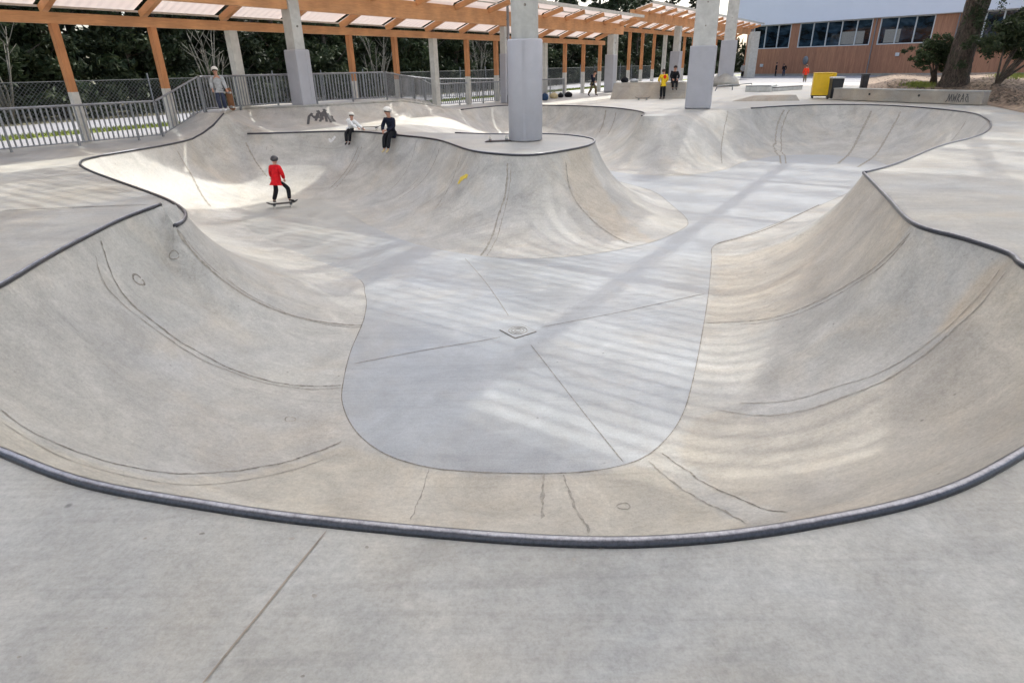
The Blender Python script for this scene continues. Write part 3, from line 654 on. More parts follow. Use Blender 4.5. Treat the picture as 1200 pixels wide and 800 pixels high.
# slim lamp pole beside the round column
lp = empty('lamp_pole', cl(18.9, 1.9), 0, 'slim grey pole rising left of the round padded column', 'pole')
MB().lathe((0, 0, 0), [(.11, 0), (.11, .4), (.075, .45), (.06, 6.5)], 14).build('pole', 'galv', lp, True)
MB().tube([(0, 0, 6.4), (.2, -.5, 6.9), (.3, -.9, 6.95)], .04, 8).build('arm', 'galv', lp)

# ------------------------------------------------------------ fences
def fence(name, P, label, h=1.0, gap=.125, bar=.018, post=3):
    f = empty(name, P[0], 0, label, 'fence'); o = Vector(P[0]); rails = MB(); n = 0
    P = [Vector(p) for p in P]
    rails.tube([p-o+Vector((0, 0, h)) for p in P], .03, 8); rails.tube([p-o+Vector((0, 0, .10)) for p in P], .018, 6); rails.build('rail', 'galv', f)
    L_ = [0]
    for a, b in zip(P[:-1], P[1:]): L_.append(L_[-1]+(b-a).length)
    T = L_[-1]; N = int(T/gap); bars = []
    for k in range(N+1):
        s = T*k/N; i = max(j for j in range(len(L_)) if L_[j] <= s+1e-9); i = min(i, len(P)-2); u = (s-L_[i])/(L_[i+1]-L_[i]); q = P[i].lerp(P[i+1], u)-o
        bars.append((q, math.atan2((P[i+1]-P[i]).y, (P[i+1]-P[i]).x)))
    mb = MB(); cnt = 0
    for k, (q, a) in enumerate(bars):
        if k % 12 == 0: MB().box(q+Vector((0, 0, h/2-.03)), (.05, .05, h+.02), a).build('fence_post', 'galv', f)
        elif cnt < 100:
            cnt += 1; MB().box(q+Vector((0, 0, (h+.1)/2)), (.04, .012, h-.12), a).build('baluster', 'galv', f)
        else: mb.box(q+Vector((0, 0, (h+.1)/2)), (.04, .012, h-.12), a)
    if mb.v: b = mb.build('baluster', 'galv', f); b['kind'] = 'stuff'
    return f
def fz(px, py, z): return tuple(un(px, py, z))
fence('bar_fence', [(-14.0, 11.5, 0), fz(0, 180, 0), fz(100, 170.5, 0), fz(190, 162, 0)], 'low galvanised bar fence at the left edge of the deck before the grass', 1.0)
fence('bar_fence', [fz(192, 161.8, 0), fz(240, 132, PZ)], 'short sloping bar fence climbing up to the raised platform behind the helmeted child', 1.0)
fence('bar_fence', [fz(242, 131.7, PZ), fz(300, 126.2, PZ), fz(340, 124, PZ), fz(400, 120.2, PZ), fz(452, 117.4, PZ)], 'bar fence along the raised platform behind the left padded column', 1.0)
fence('bar_fence', [fz(454, 117.2, PZ), (-3.9, 29.4, .3), (-3.6, 31.5, 0), (-.2, 34.4, 0), (3.5, 39.5, 0)], 'bar fence dropping from the platform and running on behind the round column', 1.0)
# a second one right behind, seen through the first
fence('bar_fence', [(-5.0, 30.2, .45), (-3.9, 34.5, .2), (1, 41.5, 0)], 'rear bar fence seen through the front fence between canopy posts', 1.0, .14)
# chain link fence across the road
def chainlink(P, h, label):
    P = [Vector(p) for p in P]; o = P[0]; f = empty('chain_link_fence', o, 0, label, 'fence'); d = (P[1]-P[0]); Lh = d.length; d.normalize()
    mb = MB(); s = .16; k = -h
    while k < Lh:
        a0, a1 = max(0, k), min(Lh, k+h)
        if a1 > a0:
            mb.beam(d*a0+Vector((0, 0, a0-k)), d*a1+Vector((0, 0, a1-k)), .012, .012)
            mb.beam(d*a0+Vector((0, 0, h-(a0-k))), d*a1+Vector((0, 0, h-(a1-k))), .012, .012)
        k += s
    mb.build('mesh_wire', 'wire', f)
    n = int(Lh/3.2)
    for i in range(n+1): MB().tube([d*(Lh*i/n), d*(Lh*i/n)+Vector((0, 0, h+.25))], .035, 6).build('fence_post', 'galv', f)
    MB().tube([Vector((0, 0, h)), d*Lh+Vector((0, 0, h))], .02, 6).build('top_rail', 'wire', f)
chainlink([cl(-9, -9.8), cl(70, -9.8)], 1.5, 'chain link fence along the far side of the pale road before the trees')

# ------------------------------------------------------------ vegetation
def leafcloud(name, blobs, n, size, mat, parent, seed):
    rr = random.Random(seed); v = []; f = []
    tot = sum(b[3]*b[4]*b[5] for b in blobs)
    for (x, y, z, rx, ry, rz) in blobs:
        m = int(n*rx*ry*rz/tot)
        sub = [(rr.gauss(0, .5), rr.gauss(0, .5), rr.gauss(0, .5)) for _ in range(max(5, int(m/80)))]
        for i in range(m):
            s = rr.choice(sub); px = x+rx*(s[0]+rr.gauss(0, .17)); py = y+ry*(s[1]+rr.gauss(0, .17)); pz = z+rz*(s[2]+rr.gauss(0, .15))
            if pz < .05: continue
            a = Vector((rr.gauss(0, 1), rr.gauss(0, 1), rr.gauss(0, 1)+.4)).normalized(); t = a.orthogonal().normalized(); t.rotate(Matrix.Rotation(rr.uniform(0, 2*PI), 3, a)); b = a.cross(t)
            L_ = size*rr.uniform(.6, 1.4); w = L_*.42; k = len(v); c = Vector((px, py, pz))
            v += [tuple(c-t*L_*.5), tuple(c+b*w*.5), tuple(c+t*L_*.5+a*L_*.12), tuple(c-b*w*.5)]; f.append((k, k+1, k+2, k+3))
    return mobj(name, v, f, mat, parent)
def branches(h, r, n, seed, spread=.4, up=.5, z0=.25):
    rr = random.Random(seed); mb = MB(); mb.tube([(0, 0, -.05), (.05*h*.1, 0, h*.3), (rr.uniform(-.2, .2), rr.uniform(-.2, .2), h*.7), (rr.uniform(-.4, .4), rr.uniform(-.4, .4), h)], [r*1.25, r, r*.6, r*.15], 9)
    for i in range(n):
        z = h*rr.uniform(z0, .9); a = rr.uniform(0, 2*PI); l = spread*h*rr.uniform(.5, 1)*(1.1-z/h*.6); e = (math.cos(a)*l, math.sin(a)*l, z+l*up)
        mb.tube([(0, 0, z), (e[0]*.5, e[1]*.5, z+l*up*.3), e], [r*.4*(1.2-z/h), r*.25*(1.2-z/h), r*.06], 6)
    return mb
def tree(kind, h, seed, label, cat='tree', group='dark trees beyond the road'):
    rr = random.Random(seed); t = empty(kind, (0, 0, 0), 0, label, cat, group)
    if kind == 'pine_tree':
        branches(h, h*.022, 26, seed, .22, .25, .5).build('trunk', 'bark', t, True)
        bl = []
        for i in range(16):
            z = h*rr.uniform(.55, 1.0); a = rr.uniform(0, 2*PI); d = rr.uniform(.2, .9)*h*.15*(1.4-z/h); bl.append((math.cos(a)*d, math.sin(a)*d, z, h*.065, h*.065, h*.03))
        leafcloud('crown', bl, 5200, .42, 'pine', t, seed)
    else:
        branches(h, h*.02, 14, seed).build('trunk', 'bark', t, True)
        bl = []
        for i in range(15):
            z = h*rr.uniform(.12, .95); a = rr.uniform(0, 2*PI); d = rr.uniform(0, 1)*h*.22*(1.25-z/h*.7); q = h*rr.uniform(.10, .17); bl.append((math.cos(a)*d, math.sin(a)*d, z, q, q, q*.9))
        leafcloud('crown', bl, 8000, .34, 'leaf', t, seed)
    return t
proto = [tree('evergreen_tree', 7.5, 11, 'x'), tree('evergreen_tree', 8.5, 12, 'x'), tree('evergreen_tree', 6.5, 13, 'x'), tree('pine_tree', 19, 14, 'x'), tree('pine_tree', 16, 15, 'x')]
used = set(); ti = 0
def place(k, x, y, s, rz, label, group):
    o = proto[k] if k not in used else copy_tree(proto[k]); used.add(k)
    o.location = (x, y, 0); o.rotation_euler = (0, 0, rz); o.scale = (s, s, s*rnd.uniform(.9, 1.12)); o['label'] = label; o['group'] = group
for i in range(44):
    t = -9+i*2.9; c = cl(t+rnd.uniform(-.5, .5), -12.6-rnd.uniform(0, 1.2)); place(i % 3, c[0], c[1], rnd.uniform(.75, 1.0), rnd.uniform(0, 6), 'dark leafy evergreen tree in the front row behind the chain link fence', 'front row of dark evergreen trees')
for i in range(26):
    t = -12+i*4.2; c = cl(t+rnd.uniform(-.8, .8), -17.5-rnd.uniform(0, 2)); place((i+1) % 3, c[0], c[1], rnd.uniform(1.1, 1.45), rnd.uniform(0, 6), 'tall dark evergreen tree in the rear row of the wood', 'rear row of dark evergreen trees')
for i in range(16):
    t = -2+i*8.5; c = cl(t+rnd.uniform(-2, 2), -21-rnd.uniform(0, 8)); place(3+i % 2, c[0], c[1], rnd.uniform(.75, 1.05), rnd.uniform(0, 6), 'tall thin pine tree standing above the rest of the wood', 'tall pine trees above the wood')
# low undergrowth closes the foot of the wood
rr0 = random.Random(5); bl = []
for i in range(260):
    c = cl(-12+i*.56, -11.2-rr0.uniform(0, 5.5)); bl.append((c[0], c[1], rr0.uniform(.5, 1.6), 1.3, 1.3, 1.1))
ug = leafcloud('undergrowth', bl, 80000, .36, 'leaf', None, 77); tag(ug, 'tangled dark undergrowth at the foot of the wood', 'undergrowth', kind='stuff')
bl = []
for i in range(150):
    c = cl(-30+i*1.35, -27-rr0.uniform(0, 5)); bl.append((c[0], c[1], rr0.uniform(1, 7.5), 3.2, 3.2, 3.0))
for i in range(45):
    c = cl(112+rr0.uniform(0, 14), -30+i*1.5); bl.append((c[0], c[1], rr0.uniform(1, 9), 3.4, 3.4, 3.2))
ug = leafcloud('far_wood', bl, 95000, .95, 'leaf', None, 78); tag(ug, 'dark mass of the wood far behind the trees', 'wood', kind='stuff')
# bare pale shrubs
def bare(seed):
    rr = random.Random(seed); t = empty('bare_tree', (0, 0, 0), 0, 'x', 'tree', 'leafless pale trees'); mb = MB()
    for i in range(9):
        a = rr.uniform(0, 2*PI); e = Vector((math.cos(a)*rr.uniform(.4, 1.3), math.sin(a)*rr.uniform(.4, 1.3), rr.uniform(2.4, 4.2))); m = e*.5+Vector((rr.uniform(-.2, .2), rr.uniform(-.2, .2), -.1))
        mb.tube([(0, 0, 0), tuple(m), tuple(e)], [.055, .035, .012], 6)
        for j in range(4):
            s = m.lerp(e, rr.uniform(0, .9)); q = s+Vector((rr.uniform(-.6, .6), rr.uniform(-.6, .6), rr.uniform(.3, .9))); mb.tube([tuple(s), tuple(q)], [.02, .006], 5)
    mb.build('branches', 'palebark', t, True); return t
b0 = bare(3)
for i, (px, lab) in enumerate([(250, 'leafless pale shrub behind the fence above the helmeted child on the platform'), (443, 'bare pale branched tree between the fourth and fifth orange posts'), (562, 'bare forked tree behind the last bay left of the round column'), (1, 'bare pale tree at the left edge behind the canopy')]):
    o = b0 if i == 0 else copy_tree(b0); r = ray(px, 100); q = None
    # meet the line across the road, 10.6 m behind the posts
    A_ = np.array([[r[0], -D2[0]], [r[1], -D2[1]]]); s_, t_ = np.linalg.solve(A_, PO+N2*-10.6); o.location = cl(t_, -10.6); o.rotation_euler = (0, 0, i*1.3); o['label'] = lab

# ------------------------------------------------------------ timber building
BA = np.array(un(870, 87.5)[:2])*.9; bd = np.array([.6197, -.7849]); bn = np.array([-.7849, -.6197])   # along the facade, and out of it
BO = Vector((BA[0], BA[1], 0)); BROT = math.atan2(bd[1], bd[0])
def fac(px, py):
    r = ray(px, py); A_ = np.array([[r[0], -bd[0]], [r[1], -bd[1]]]); t_, s_ = np.linalg.solve(A_, BA); return s_, EYE+t_*r[2]
bld = empty('timber_building', BO, BROT, 'long building with reddish vertical timber cladding below and a plain white upper storey', 'building')
s_end = 46.0
wins = [((884, 32), (924, 57)), ((938.5, 27), (1018, 53)), ((1033.5, 20.5), (1090, 50)), ((1137, 14), (1262, 42))]
ztop = fac(1000, 23)[1]
W = []
for (a, b) in wins:
    s0, z1 = fac(*a); s1, z0 = fac(*b); W.append((s0, s1, z0, z1))
z0w = sum(w[2] for w in W[:3])/3; z1w = min(ztop-.1, sum(w[3] for w in W[:3])/3)
mb = MB(); T = 10.0
mb.box((s_end/2, T/2, z0w/2), (s_end, T, z0w))
edges_ = [0]+[e for w in W for e in (w[0], w[1])]+[s_end]
for i in range(0, len(edges_), 2):
    a, b = edges_[i], edges_[i+1]; mb.box(((a+b)/2, .3, (z0w+ztop)/2), (b-a, .6, ztop-z0w))
mb.build('cladding', 'clad', bld)
MB().box((s_end/2-1, T/2-.2, ztop+5), (s_end+2, T+.6, 10)).build('upper_storey', 'white', bld)
MB().box((s_end/2, T/2+.5, (z0w+ztop)/2), (s_end-.1, T-1.2, ztop-z0w-.02)).build('interior_wall', 'black', bld)
for i, w in enumerate(W):
    s0, s1 = w[0], w[1]; np_ = (3, 5, 3, 6)[i]
    fr = MB().box(((s0+s1)/2, .06, z0w+.05), (s1-s0, .16, .10)).box(((s0+s1)/2, .06, z1w+.04), (s1-s0, .16, .12)).box((s0+.05, .06, (z0w+z1w)/2), (.1, .15, z1w-z0w)).box((s1-.05, .06, (z0w+z1w)/2), (.1, .15, z1w-z0w)).build('window', 'frame', bld)
    MB().box(((s0+s1)/2, .16, (z0w+z1w)/2), (s1-s0-.1, .03, z1w-z0w)).build('pane', 'glass', fr)
    for k in range(1, np_): MB().box((s0+(s1-s0)*k/np_, .08, (z0w+z1w)/2), (.11, .12, z1w-z0w-.04)).build('mullion', 'frame', fr)
    if i in (1, 2):
        q = .62 if i == 1 else .12
        bb = MB().box((s0+(s1-s0)*(q+.14), .165-.025, z0w+.1+(z1w-z0w)*.28), ((s1-s0)*.3, .01, (z1w-z0w)*.5)).build('blind', 'seamlight', fr)
for px, py, nm, mt in [(893, 77, 'wall_lamp', 'frame'), (1052, 64, 'wall_lamp', 'frame')]:
    s, z = fac(px, py); MB().box((s, -.1, z), (.42, .18, .36), bev=.05).build(nm, mt, bld)
s, z = fac(944, 71); v = MB(); v.ell((s, -.02, z), (.36, .1, .5)); v.build('vent', 'galv', bld, True)
MB().beam((0, -.12, ztop+.02), (s_end, -.12, ztop+.02), .2, .16).build('gutter', 'frame', bld)
for s_ in (.7, (W[1][1]+W[2][0])/2, W[2][1]+2.2): MB().tube([(s_, -.09, .2), (s_, -.09, ztop)], .055, 8).build('downpipe', 'galv', bld)
MB().box((s_end/2, -.1, .12), (s_end, .2, .24)).build('plinth', 'oldcon', bld)
# slope up to the building
def slopez(x, y):
    return 0
# ------------------------------------------------------------ soil bank on the right with the big tree
w0 = un(978, 116)[:2]; w1 = un(1150, 121)[:2]
def cross_(o, d, a, b):
    A_ = np.array([[d[0], a[0]-b[0]], [d[1], a[1]-b[1]]]); t_, u_ = np.linalg.solve(A_, np.array(a)-np.array(o)); return t_
e1, e2 = un(1149, 122)[:2], un(1215, 136)[:2]; NI, NJ = 64, 70; mv = []; mf = []
sm = lambda t: max(0, min(1, t))**2*(3-2*max(0, min(1, t)))
for i in range(NI):
    px = 1008+i*7.0; d = ray(px, 100)[:2]; d = d/np.linalg.norm(d); r0 = cross_((0, 0), d, w0, w1) if px < 1149 else cross_((0, 0), d, e1, e2)
    r0 = max(r0, 14)+.75
    for j in range(NJ):
        a_ = (j/(NJ-1))**1.6*(78-r0); r_ = r0+a_
        z = .6*sm((a_-.1)/3.2)*sm((px-1012)/40)*(1-.6*sm((r_-38)/20))+(.10*math.sin(px*.05)+.08*math.sin(r_*.7))*sm((a_-1)/3)*sm((px-1020)/40)
        mv.append((d[0]*r_, d[1]*r_, z+.014))
for i in range(NI-1):
    for j in range(NJ-1): k = i*NJ+j; mf.append((k, k+NJ, k+NJ+1, k+1))
mn = np.array([.9, .43])
tag(mobj('soil_bank', mv, mf, 'soil', None, True), kind='structure')
sheet('gravel_verge', [tuple(un(1150, 122)[:2]), tuple(un(1205, 134)[:2]), (40, 16), (44, 30), (24, 34), tuple((w1+mn*.3))], .009, 'soil')
sheet('apron', [tuple(un(866, 98)[:2]), tuple(un(1018, 97)[:2]), tuple(un(1030, 88)[:2]), tuple(un(868, 88.5)[:2])], .016, 'asphalt')
MBV = BVHTree.FromPolygons([Vector(p) for p in mv], mf)
def mp(px, py):          # a point on the mound
    h = MBV.ray_cast(Vector((0, 0, EYE)), Vector(ray(px, py)).normalized())
    return np.array(h[0]) if h[0] else un(px, py)
tb = mp(1118, 99); bt = empty('big_tree', (tb[0], tb[1], tb[2]-.1), 0, 'thick dark rough trunk of a tall tree rising out of the frame beside the bush', 'tree')
rr = random.Random(4); mb = MB(); N = 26; base = 0; prof = [(0, .68), (.25, .58), (.7, .50), (1.5, .46), (2.6, .44), (4.2, .42), (6, .40), (9, .45), (13, .3)]
ZS = [i*.12 for i in range(110)]
for z in ZS:
    r = np.interp(z, [p[0] for p in prof], [p[1] for p in prof])
    for k in range(N):
        a = 2*PI*k/N; q = r*(1+.09*math.sin(3*a+z*.8)+.05*math.sin(7*a-z*2.1)+rr.uniform(-.045, .045)); mb.v.append((q*math.cos(a)+.02*z, q*math.sin(a), z))
for i in range(len(ZS)-1):
    for k in range(N): k2 = (k+1) % N; mb.f.append((i*N+k, i*N+k2, (i+1)*N+k2, (i+1)*N+k))
mb.build('trunk', 'ridged', bt, True)
lb = MB()
for z, a, l in ((8.5, .4, 4), (9.6, 2.4, 4.5), (10.8, 4.2, 4), (11.6, 5.4, 3.4), (7.9, 3.3, 3.2)): lb.tube([(0, 0, z), (math.cos(a)*l*.5, math.sin(a)*l*.5, z+.8), (math.cos(a)*l, math.sin(a)*l, z+1.4)], [.16, .1, .04], 7)
lb.build('limb', 'bark', bt, True)
leafcloud('crown', [(math.cos(a)*l, math.sin(a)*l, z, 1.8, 1.8, .9) for z, a, l in ((10, .4, 4), (11, 2.4, 4.2), (12.4, 4.2, 4), (13, 5.4, 3), (9.6, 3.3, 3.2), (14, 0, 0))], 5000, .4, 'pine', bt, 9)
leafcloud('ivy', [(.15, -.4, 3.4, .55, .45, 1.3), (-.25, -.45, 2.4, .4, .4, .9)], 1500, .11, 'shrub', bt, 10)
def bush(px, py, blobs, n, label, size=.15, seed=1, lift=0):
    p = mp(px, py); b = empty('bush', tuple(p), 0, label, 'bush'); rr = random.Random(seed); st = MB()
    for i in range(8):
        q = rr.choice(blobs); e = (q[0]+rr.uniform(-.4, .4), q[1], q[2]+.1); m = (e[0]*.35, e[1]*.35, e[2]*.45); st.tube([(rr.uniform(-.2, .2), 0, -.05), m, e], [.06, .04, .015], 6)
    st.build('stems', 'bark', b, True); leafcloud('foliage', blobs, n, size, 'shrub', b, seed); return b
bush(1166, 99, [(0, 0, 1.7, 1.0, .8, .6), (1.0, .1, 2.0, 1.1, .9, .7), (2.2, .1, 1.9, 1.1, .9, .8), (.9, 0, 1.3, .9, .7, .5), (3.3, .2, 1.6, 1.0, .9, .8), (-.6, .2, 1.4, .6, .6, .5), (2.0, 0, 2.6, 1.1, .8, .6), (1.0, 0, 2.7, .9, .8, .5), (3.2, 0, 2.7, 1.1, .8, .6), (.3, .2, 2.3, .7, .7, .5), (4.3, 0, 1.9, 1, .9, .9), (2.6, .1, 1.4, 1, .8, .5)], 26000, 'wide dark green bush on several stems right of the thick trunk', .15, 21)
bush(1093, 98, [(-.3, -.2, 1.3, .55, .5, .4), (.2, -.1, 1.6, .5, .5, .45), (-.8, -.2, 1.05, .45, .4, .3), (.25, 0, .95, .4, .4, .35), (-.4, -.1, 1.7, .5, .5, .35), (-1.1, -.1, 1.3, .4, .4, .3)], 8000, 'small dark bush leaning out left of the thick trunk', .13, 22)
def gpatch(px0, px1, py0, py1, n, seed):
    rq = random.Random(seed)
    def fn(r): p = mp(r.gauss((px0+px1)/2, (px1-px0)/3.4), r.gauss((py0+py1)/2, (py1-py0)/3.6)); return tuple(p)
    return tufts('grass', n, fn, .10, 'grass', seed)
def litter(n, seed):
    rr = random.Random(seed); v = []; f = []
    for i in range(n):
        h_ = MBV.ray_cast(Vector((0, 0, EYE)), Vector(ray(rr.uniform(1020, 1290), 86+rr.random()**.8*38)).normalized())
        if not h_[0] or h_[0].z < .05: continue
        p = h_[0]; a = rr.uniform(0, PI); l = rr.uniform(.03, .12); w = rr.uniform(.012, .04); k = len(v); z = p[2]+.02
        v += [(p[0]-l*math.cos(a), p[1]-l*math.sin(a), z), (p[0]+w*math.sin(a), p[1]-w*math.cos(a), z+.02), (p[0]+l*math.cos(a), p[1]+l*math.sin(a), z+rr.uniform(0, .05)), (p[0]-w*math.sin(a), p[1]+w*math.cos(a), z)]; f.append((k, k+1, k+2, k+3))
    tag(mobj('leaf_litter', v, f, 'bark'), 'scattered dry leaves and twigs on the soil bank', 'litter', kind='stuff')
litter(2600, 8)
gpatch(1065, 1092, 97.5, 102.5, 1500, 5); gpatch(1170, 1210, 86, 92, 2200, 6)
# low concrete wall with graffiti
a_, b_ = un(975, 117.5), un(1149, 124); dd = b_-a_; Lw = np.linalg.norm(dd); rzw = math.atan2(dd[1], dd[0])
lw = empty('low_wall', a_, rzw, 'long low weathered concrete wall with a black tag at its right end behind the bowl', 'wall')
MB().box((Lw/2, .24, .25), (Lw, .48, .46), bev=.015).build('wall_body', 'oldcon', lw)
MB().box((Lw/2, .24, .5), (Lw+.02, .52, .045), bev=.01).build('cap', 'deck', lw)
for k in (.28, .62): MB().tube([(Lw*k, -.003, .3), (Lw*k, .03, .3)], .05, 10).build('hole', 'black', lw)
gl = MB()
def seg(mb, a, b, w=.03, y=-.006):
    d = Vector((b[0]-a[0], 0, b[1]-a[1])); s = Vector((-d.z, 0, d.x)).normalized()*w/2; k = len(mb.v)
    for p in (Vector((a[0], y, a[1]))+s, Vector((b[0], y, b[1]))+s, Vector((b[0], y, b[1]))-s, Vector((a[0], y, a[1]))-s): mb.v.append(tuple(p))
    mb.f.append((k, k+1, k+2, k+3))
gx = Lw*.80; u = .17
zigs = [[(0, .08), (.25, .36), (.5, .08), (.8, .36), (1.0, .08)], [(1.2, .36), (1.35, .08), (1.6, .3), (1.8, .08), (1.95, .38)], [(2.2, .08), (2.35, .36), (2.7, .3), (2.3, .2), (2.8, .07)], [(3.0, .08), (3.3, .38), (3.6, .08)], [(3.05, .2), (3.55, .2)], [(3.9, .36), (4.3, .36), (3.95, .2), (4.4, .08)], [(-.2, .06), (.1, .12)], [(4.4, .3), (4.75, .07)]]
for k, zg in enumerate(zigs):
    for q, (a, b) in enumerate(zip(zg[:-1], zg[1:])): seg(gl, (gx+a[0]*u, a[1]+.03), (gx+b[0]*u, b[1]+.03), .03, -.006-.0012*(k*5+q))
gl.build('graffiti', 'spray', lw)

# ------------------------------------------------------------ concrete box with banked face, ledges, rail
pa, pb = un(715, 116.5), un(803, 116); dd = pb-pa; Lb = np.linalg.norm(dd); rb = math.atan2(dd[1], dd[0])
bxo = empty('banked_box', pa, rb, 'raised concrete block with a sloping front beyond the bowl where a person in black sits', 'concrete block')
H_ = .78; v = [(0, 0, 0), (Lb, 0, 0), (Lb, 2.6, 0), (0, 2.6, 0), (.1, .5, H_), (Lb-.06, .5, H_), (Lb-.06, 2.6, H_), (.1, 2.6, H_)]
mobj('block', v, [(0, 3, 2, 1), (4, 5, 6, 7), (0, 1, 5, 4), (1, 2, 6, 5), (2, 3, 7, 6), (3, 0, 4, 7)], 'oldcon', bxo)
MB().box((Lb/2, 1.6, H_+.015), (Lb-.3, 2.0, .03)).build('top_slab', 'deck', bxo)
def ledge(px, py, px2, py2, h, dep, label, name='ledge'):
    a, b = un(px, py), un(px2, py2); d = b-a; l = np.linalg.norm(d); o = empty(name, a, math.atan2(d[1], d[0]), label, 'ledge')
    MB().box((l/2, dep/2, h/2), (l, dep, h), bev=.02).build('block', 'colcon', o); MB().beam((0, .02, h), (l, .02, h), .05, .05).build('edge_iron', 'steel', o)
ledge(873, 108, 903, 108, .34, 3.0, 'low pale ledge in the middle distance left of the yellow container')
ledge(905, 107.5, 940, 105, .22, 1.6, 'thin flat ledge joined to the right of the low pale ledge')
o = empty('wedge_ramp', un(858, 119), -.1, 'small low tan wedge ramp just behind the far rim of the bowl', 'ramp')
mobj('ramp_body', [(0, 0, 0), (3.0, -.3, 0), (3.0, .9, 0), (.3, 1.0, 0), (1.1, .2, .22), (2.9, .0, .24), (2.9, .8, .24), (1.2, .85, .22)], [(0, 1, 5, 4), (4, 5, 6, 7), (1, 2, 6, 5), (3, 0, 4, 7), (2, 3, 7, 6)], 'oldcon', o)
o = empty('grind_rail', un(838, 107), .35, 'thin low metal grind rail on the white plaza beyond the far column', 'rail')
MB().tube([(0, 0, .0), (.15, 0, .32), (3.4, .6, .36), (3.5, .6, 0)], .035, 8).build('bar', 'galv', o); MB().tube([(1.6, .3, 0), (1.6, .3, .34)], .03, 8).build('leg', 'galv', o)

# bins
o = empty('yellow_container', un(951.5, 115.5), -.35, 'large yellow wheeled waste container behind the far rim of the bowl', 'container')
MB().box((.36, .3, .62), (.82, .62, .98), bev=.03, taper=1.04).build('body', 'yellow', o)
MB().box((.36, .3, 1.135), (.86, .66, .05), bev=.015).build('lid', 'yellow', o)
for x in (.02, .7):
    for y in (.06, .54): MB().tube([(x-.03, y, .06), (x+.03, y, .06)], .06, 10).build('wheel', 'black', o); 
MB().box((.36, .3, .12), (.8, .6, .05)).build('chassis', 'black', o)
MB().box((.84, .1, .95), (.14, .4, .4), bev=.03).build('side_pocket', 'orange_red_cloth' if False else 'yellow', o)
o = empty('wheelie_bin', un(971, 117), -.2, 'black wheelie bin with a pale lid edge right of the yellow container', 'bin')
MB().box((.28, .25, .48), (.46, .5, .86), bev=.03, taper=1.12).build('body', 'black', o)
MB().box((.28, .22, .95), (.56, .6, .07), bev=.025).build('lid', 'frame', o)
for x in (.06, .5): MB().tube([(x-.03, .48, .1), (x+.03, .48, .1)], .1, 12).build('wheel', 'black', o)
MB().tube([(.05, .55, .9), (.5, .55, .9)], .018, 8).build('handle', 'black', o)
o = empty('litter_bin', un(1011, 105.5), 0, 'narrow black litter bin on a post left of the soil bank', 'bin')
MB().box((0, 0, .42), (.34, .3, .82), bev=.03, taper=1.05).build('body', 'black', o); MB().box((0, 0, .87), (.4, .36, .06), bev=.02).build('lid', 'black', o)
# ------------------------------------------------------------ people
def skin(name, J, E_, mat, parent, sub=1):
    """J: {joint: (xyz, radius)}; E_: edges; grown with a skin modifier and baked to one mesh"""
    ks = list(J); me = bpy.data.meshes.new(name); me.from_pydata([tuple(J[k][0]) for k in ks], [(ks.index(a), ks.index(b)) for a, b in E_], [])
    o = bpy.data.objects.new(name, me); COL.objects.link(o); sk = o.modifiers.new('s', 'SKIN')
    for i, k in enumerate(ks):
        r = J[k][1]; r = r if isinstance(r, tuple) else (r, r); me.skin_vertices[0].data[i].radius = r
    me.skin_vertices[0].data[0].use_root = True; sk.use_smooth_shade = True
    ss = o.modifiers.new('d', 'SUBSURF'); ss.levels = sub; ss.render_levels = sub
    dg = bpy.context.evaluated_depsgraph_get(); nm = bpy.data.meshes.new_from_object(o.evaluated_get(dg)); nm.name = name
    o.modifiers.clear(); o.data = nm; nm.materials.clear(); nm.materials.append(M[mat])
    nm.polygons.foreach_set('use_smooth', [True]*len(nm.polygons)); o.parent = parent; return o
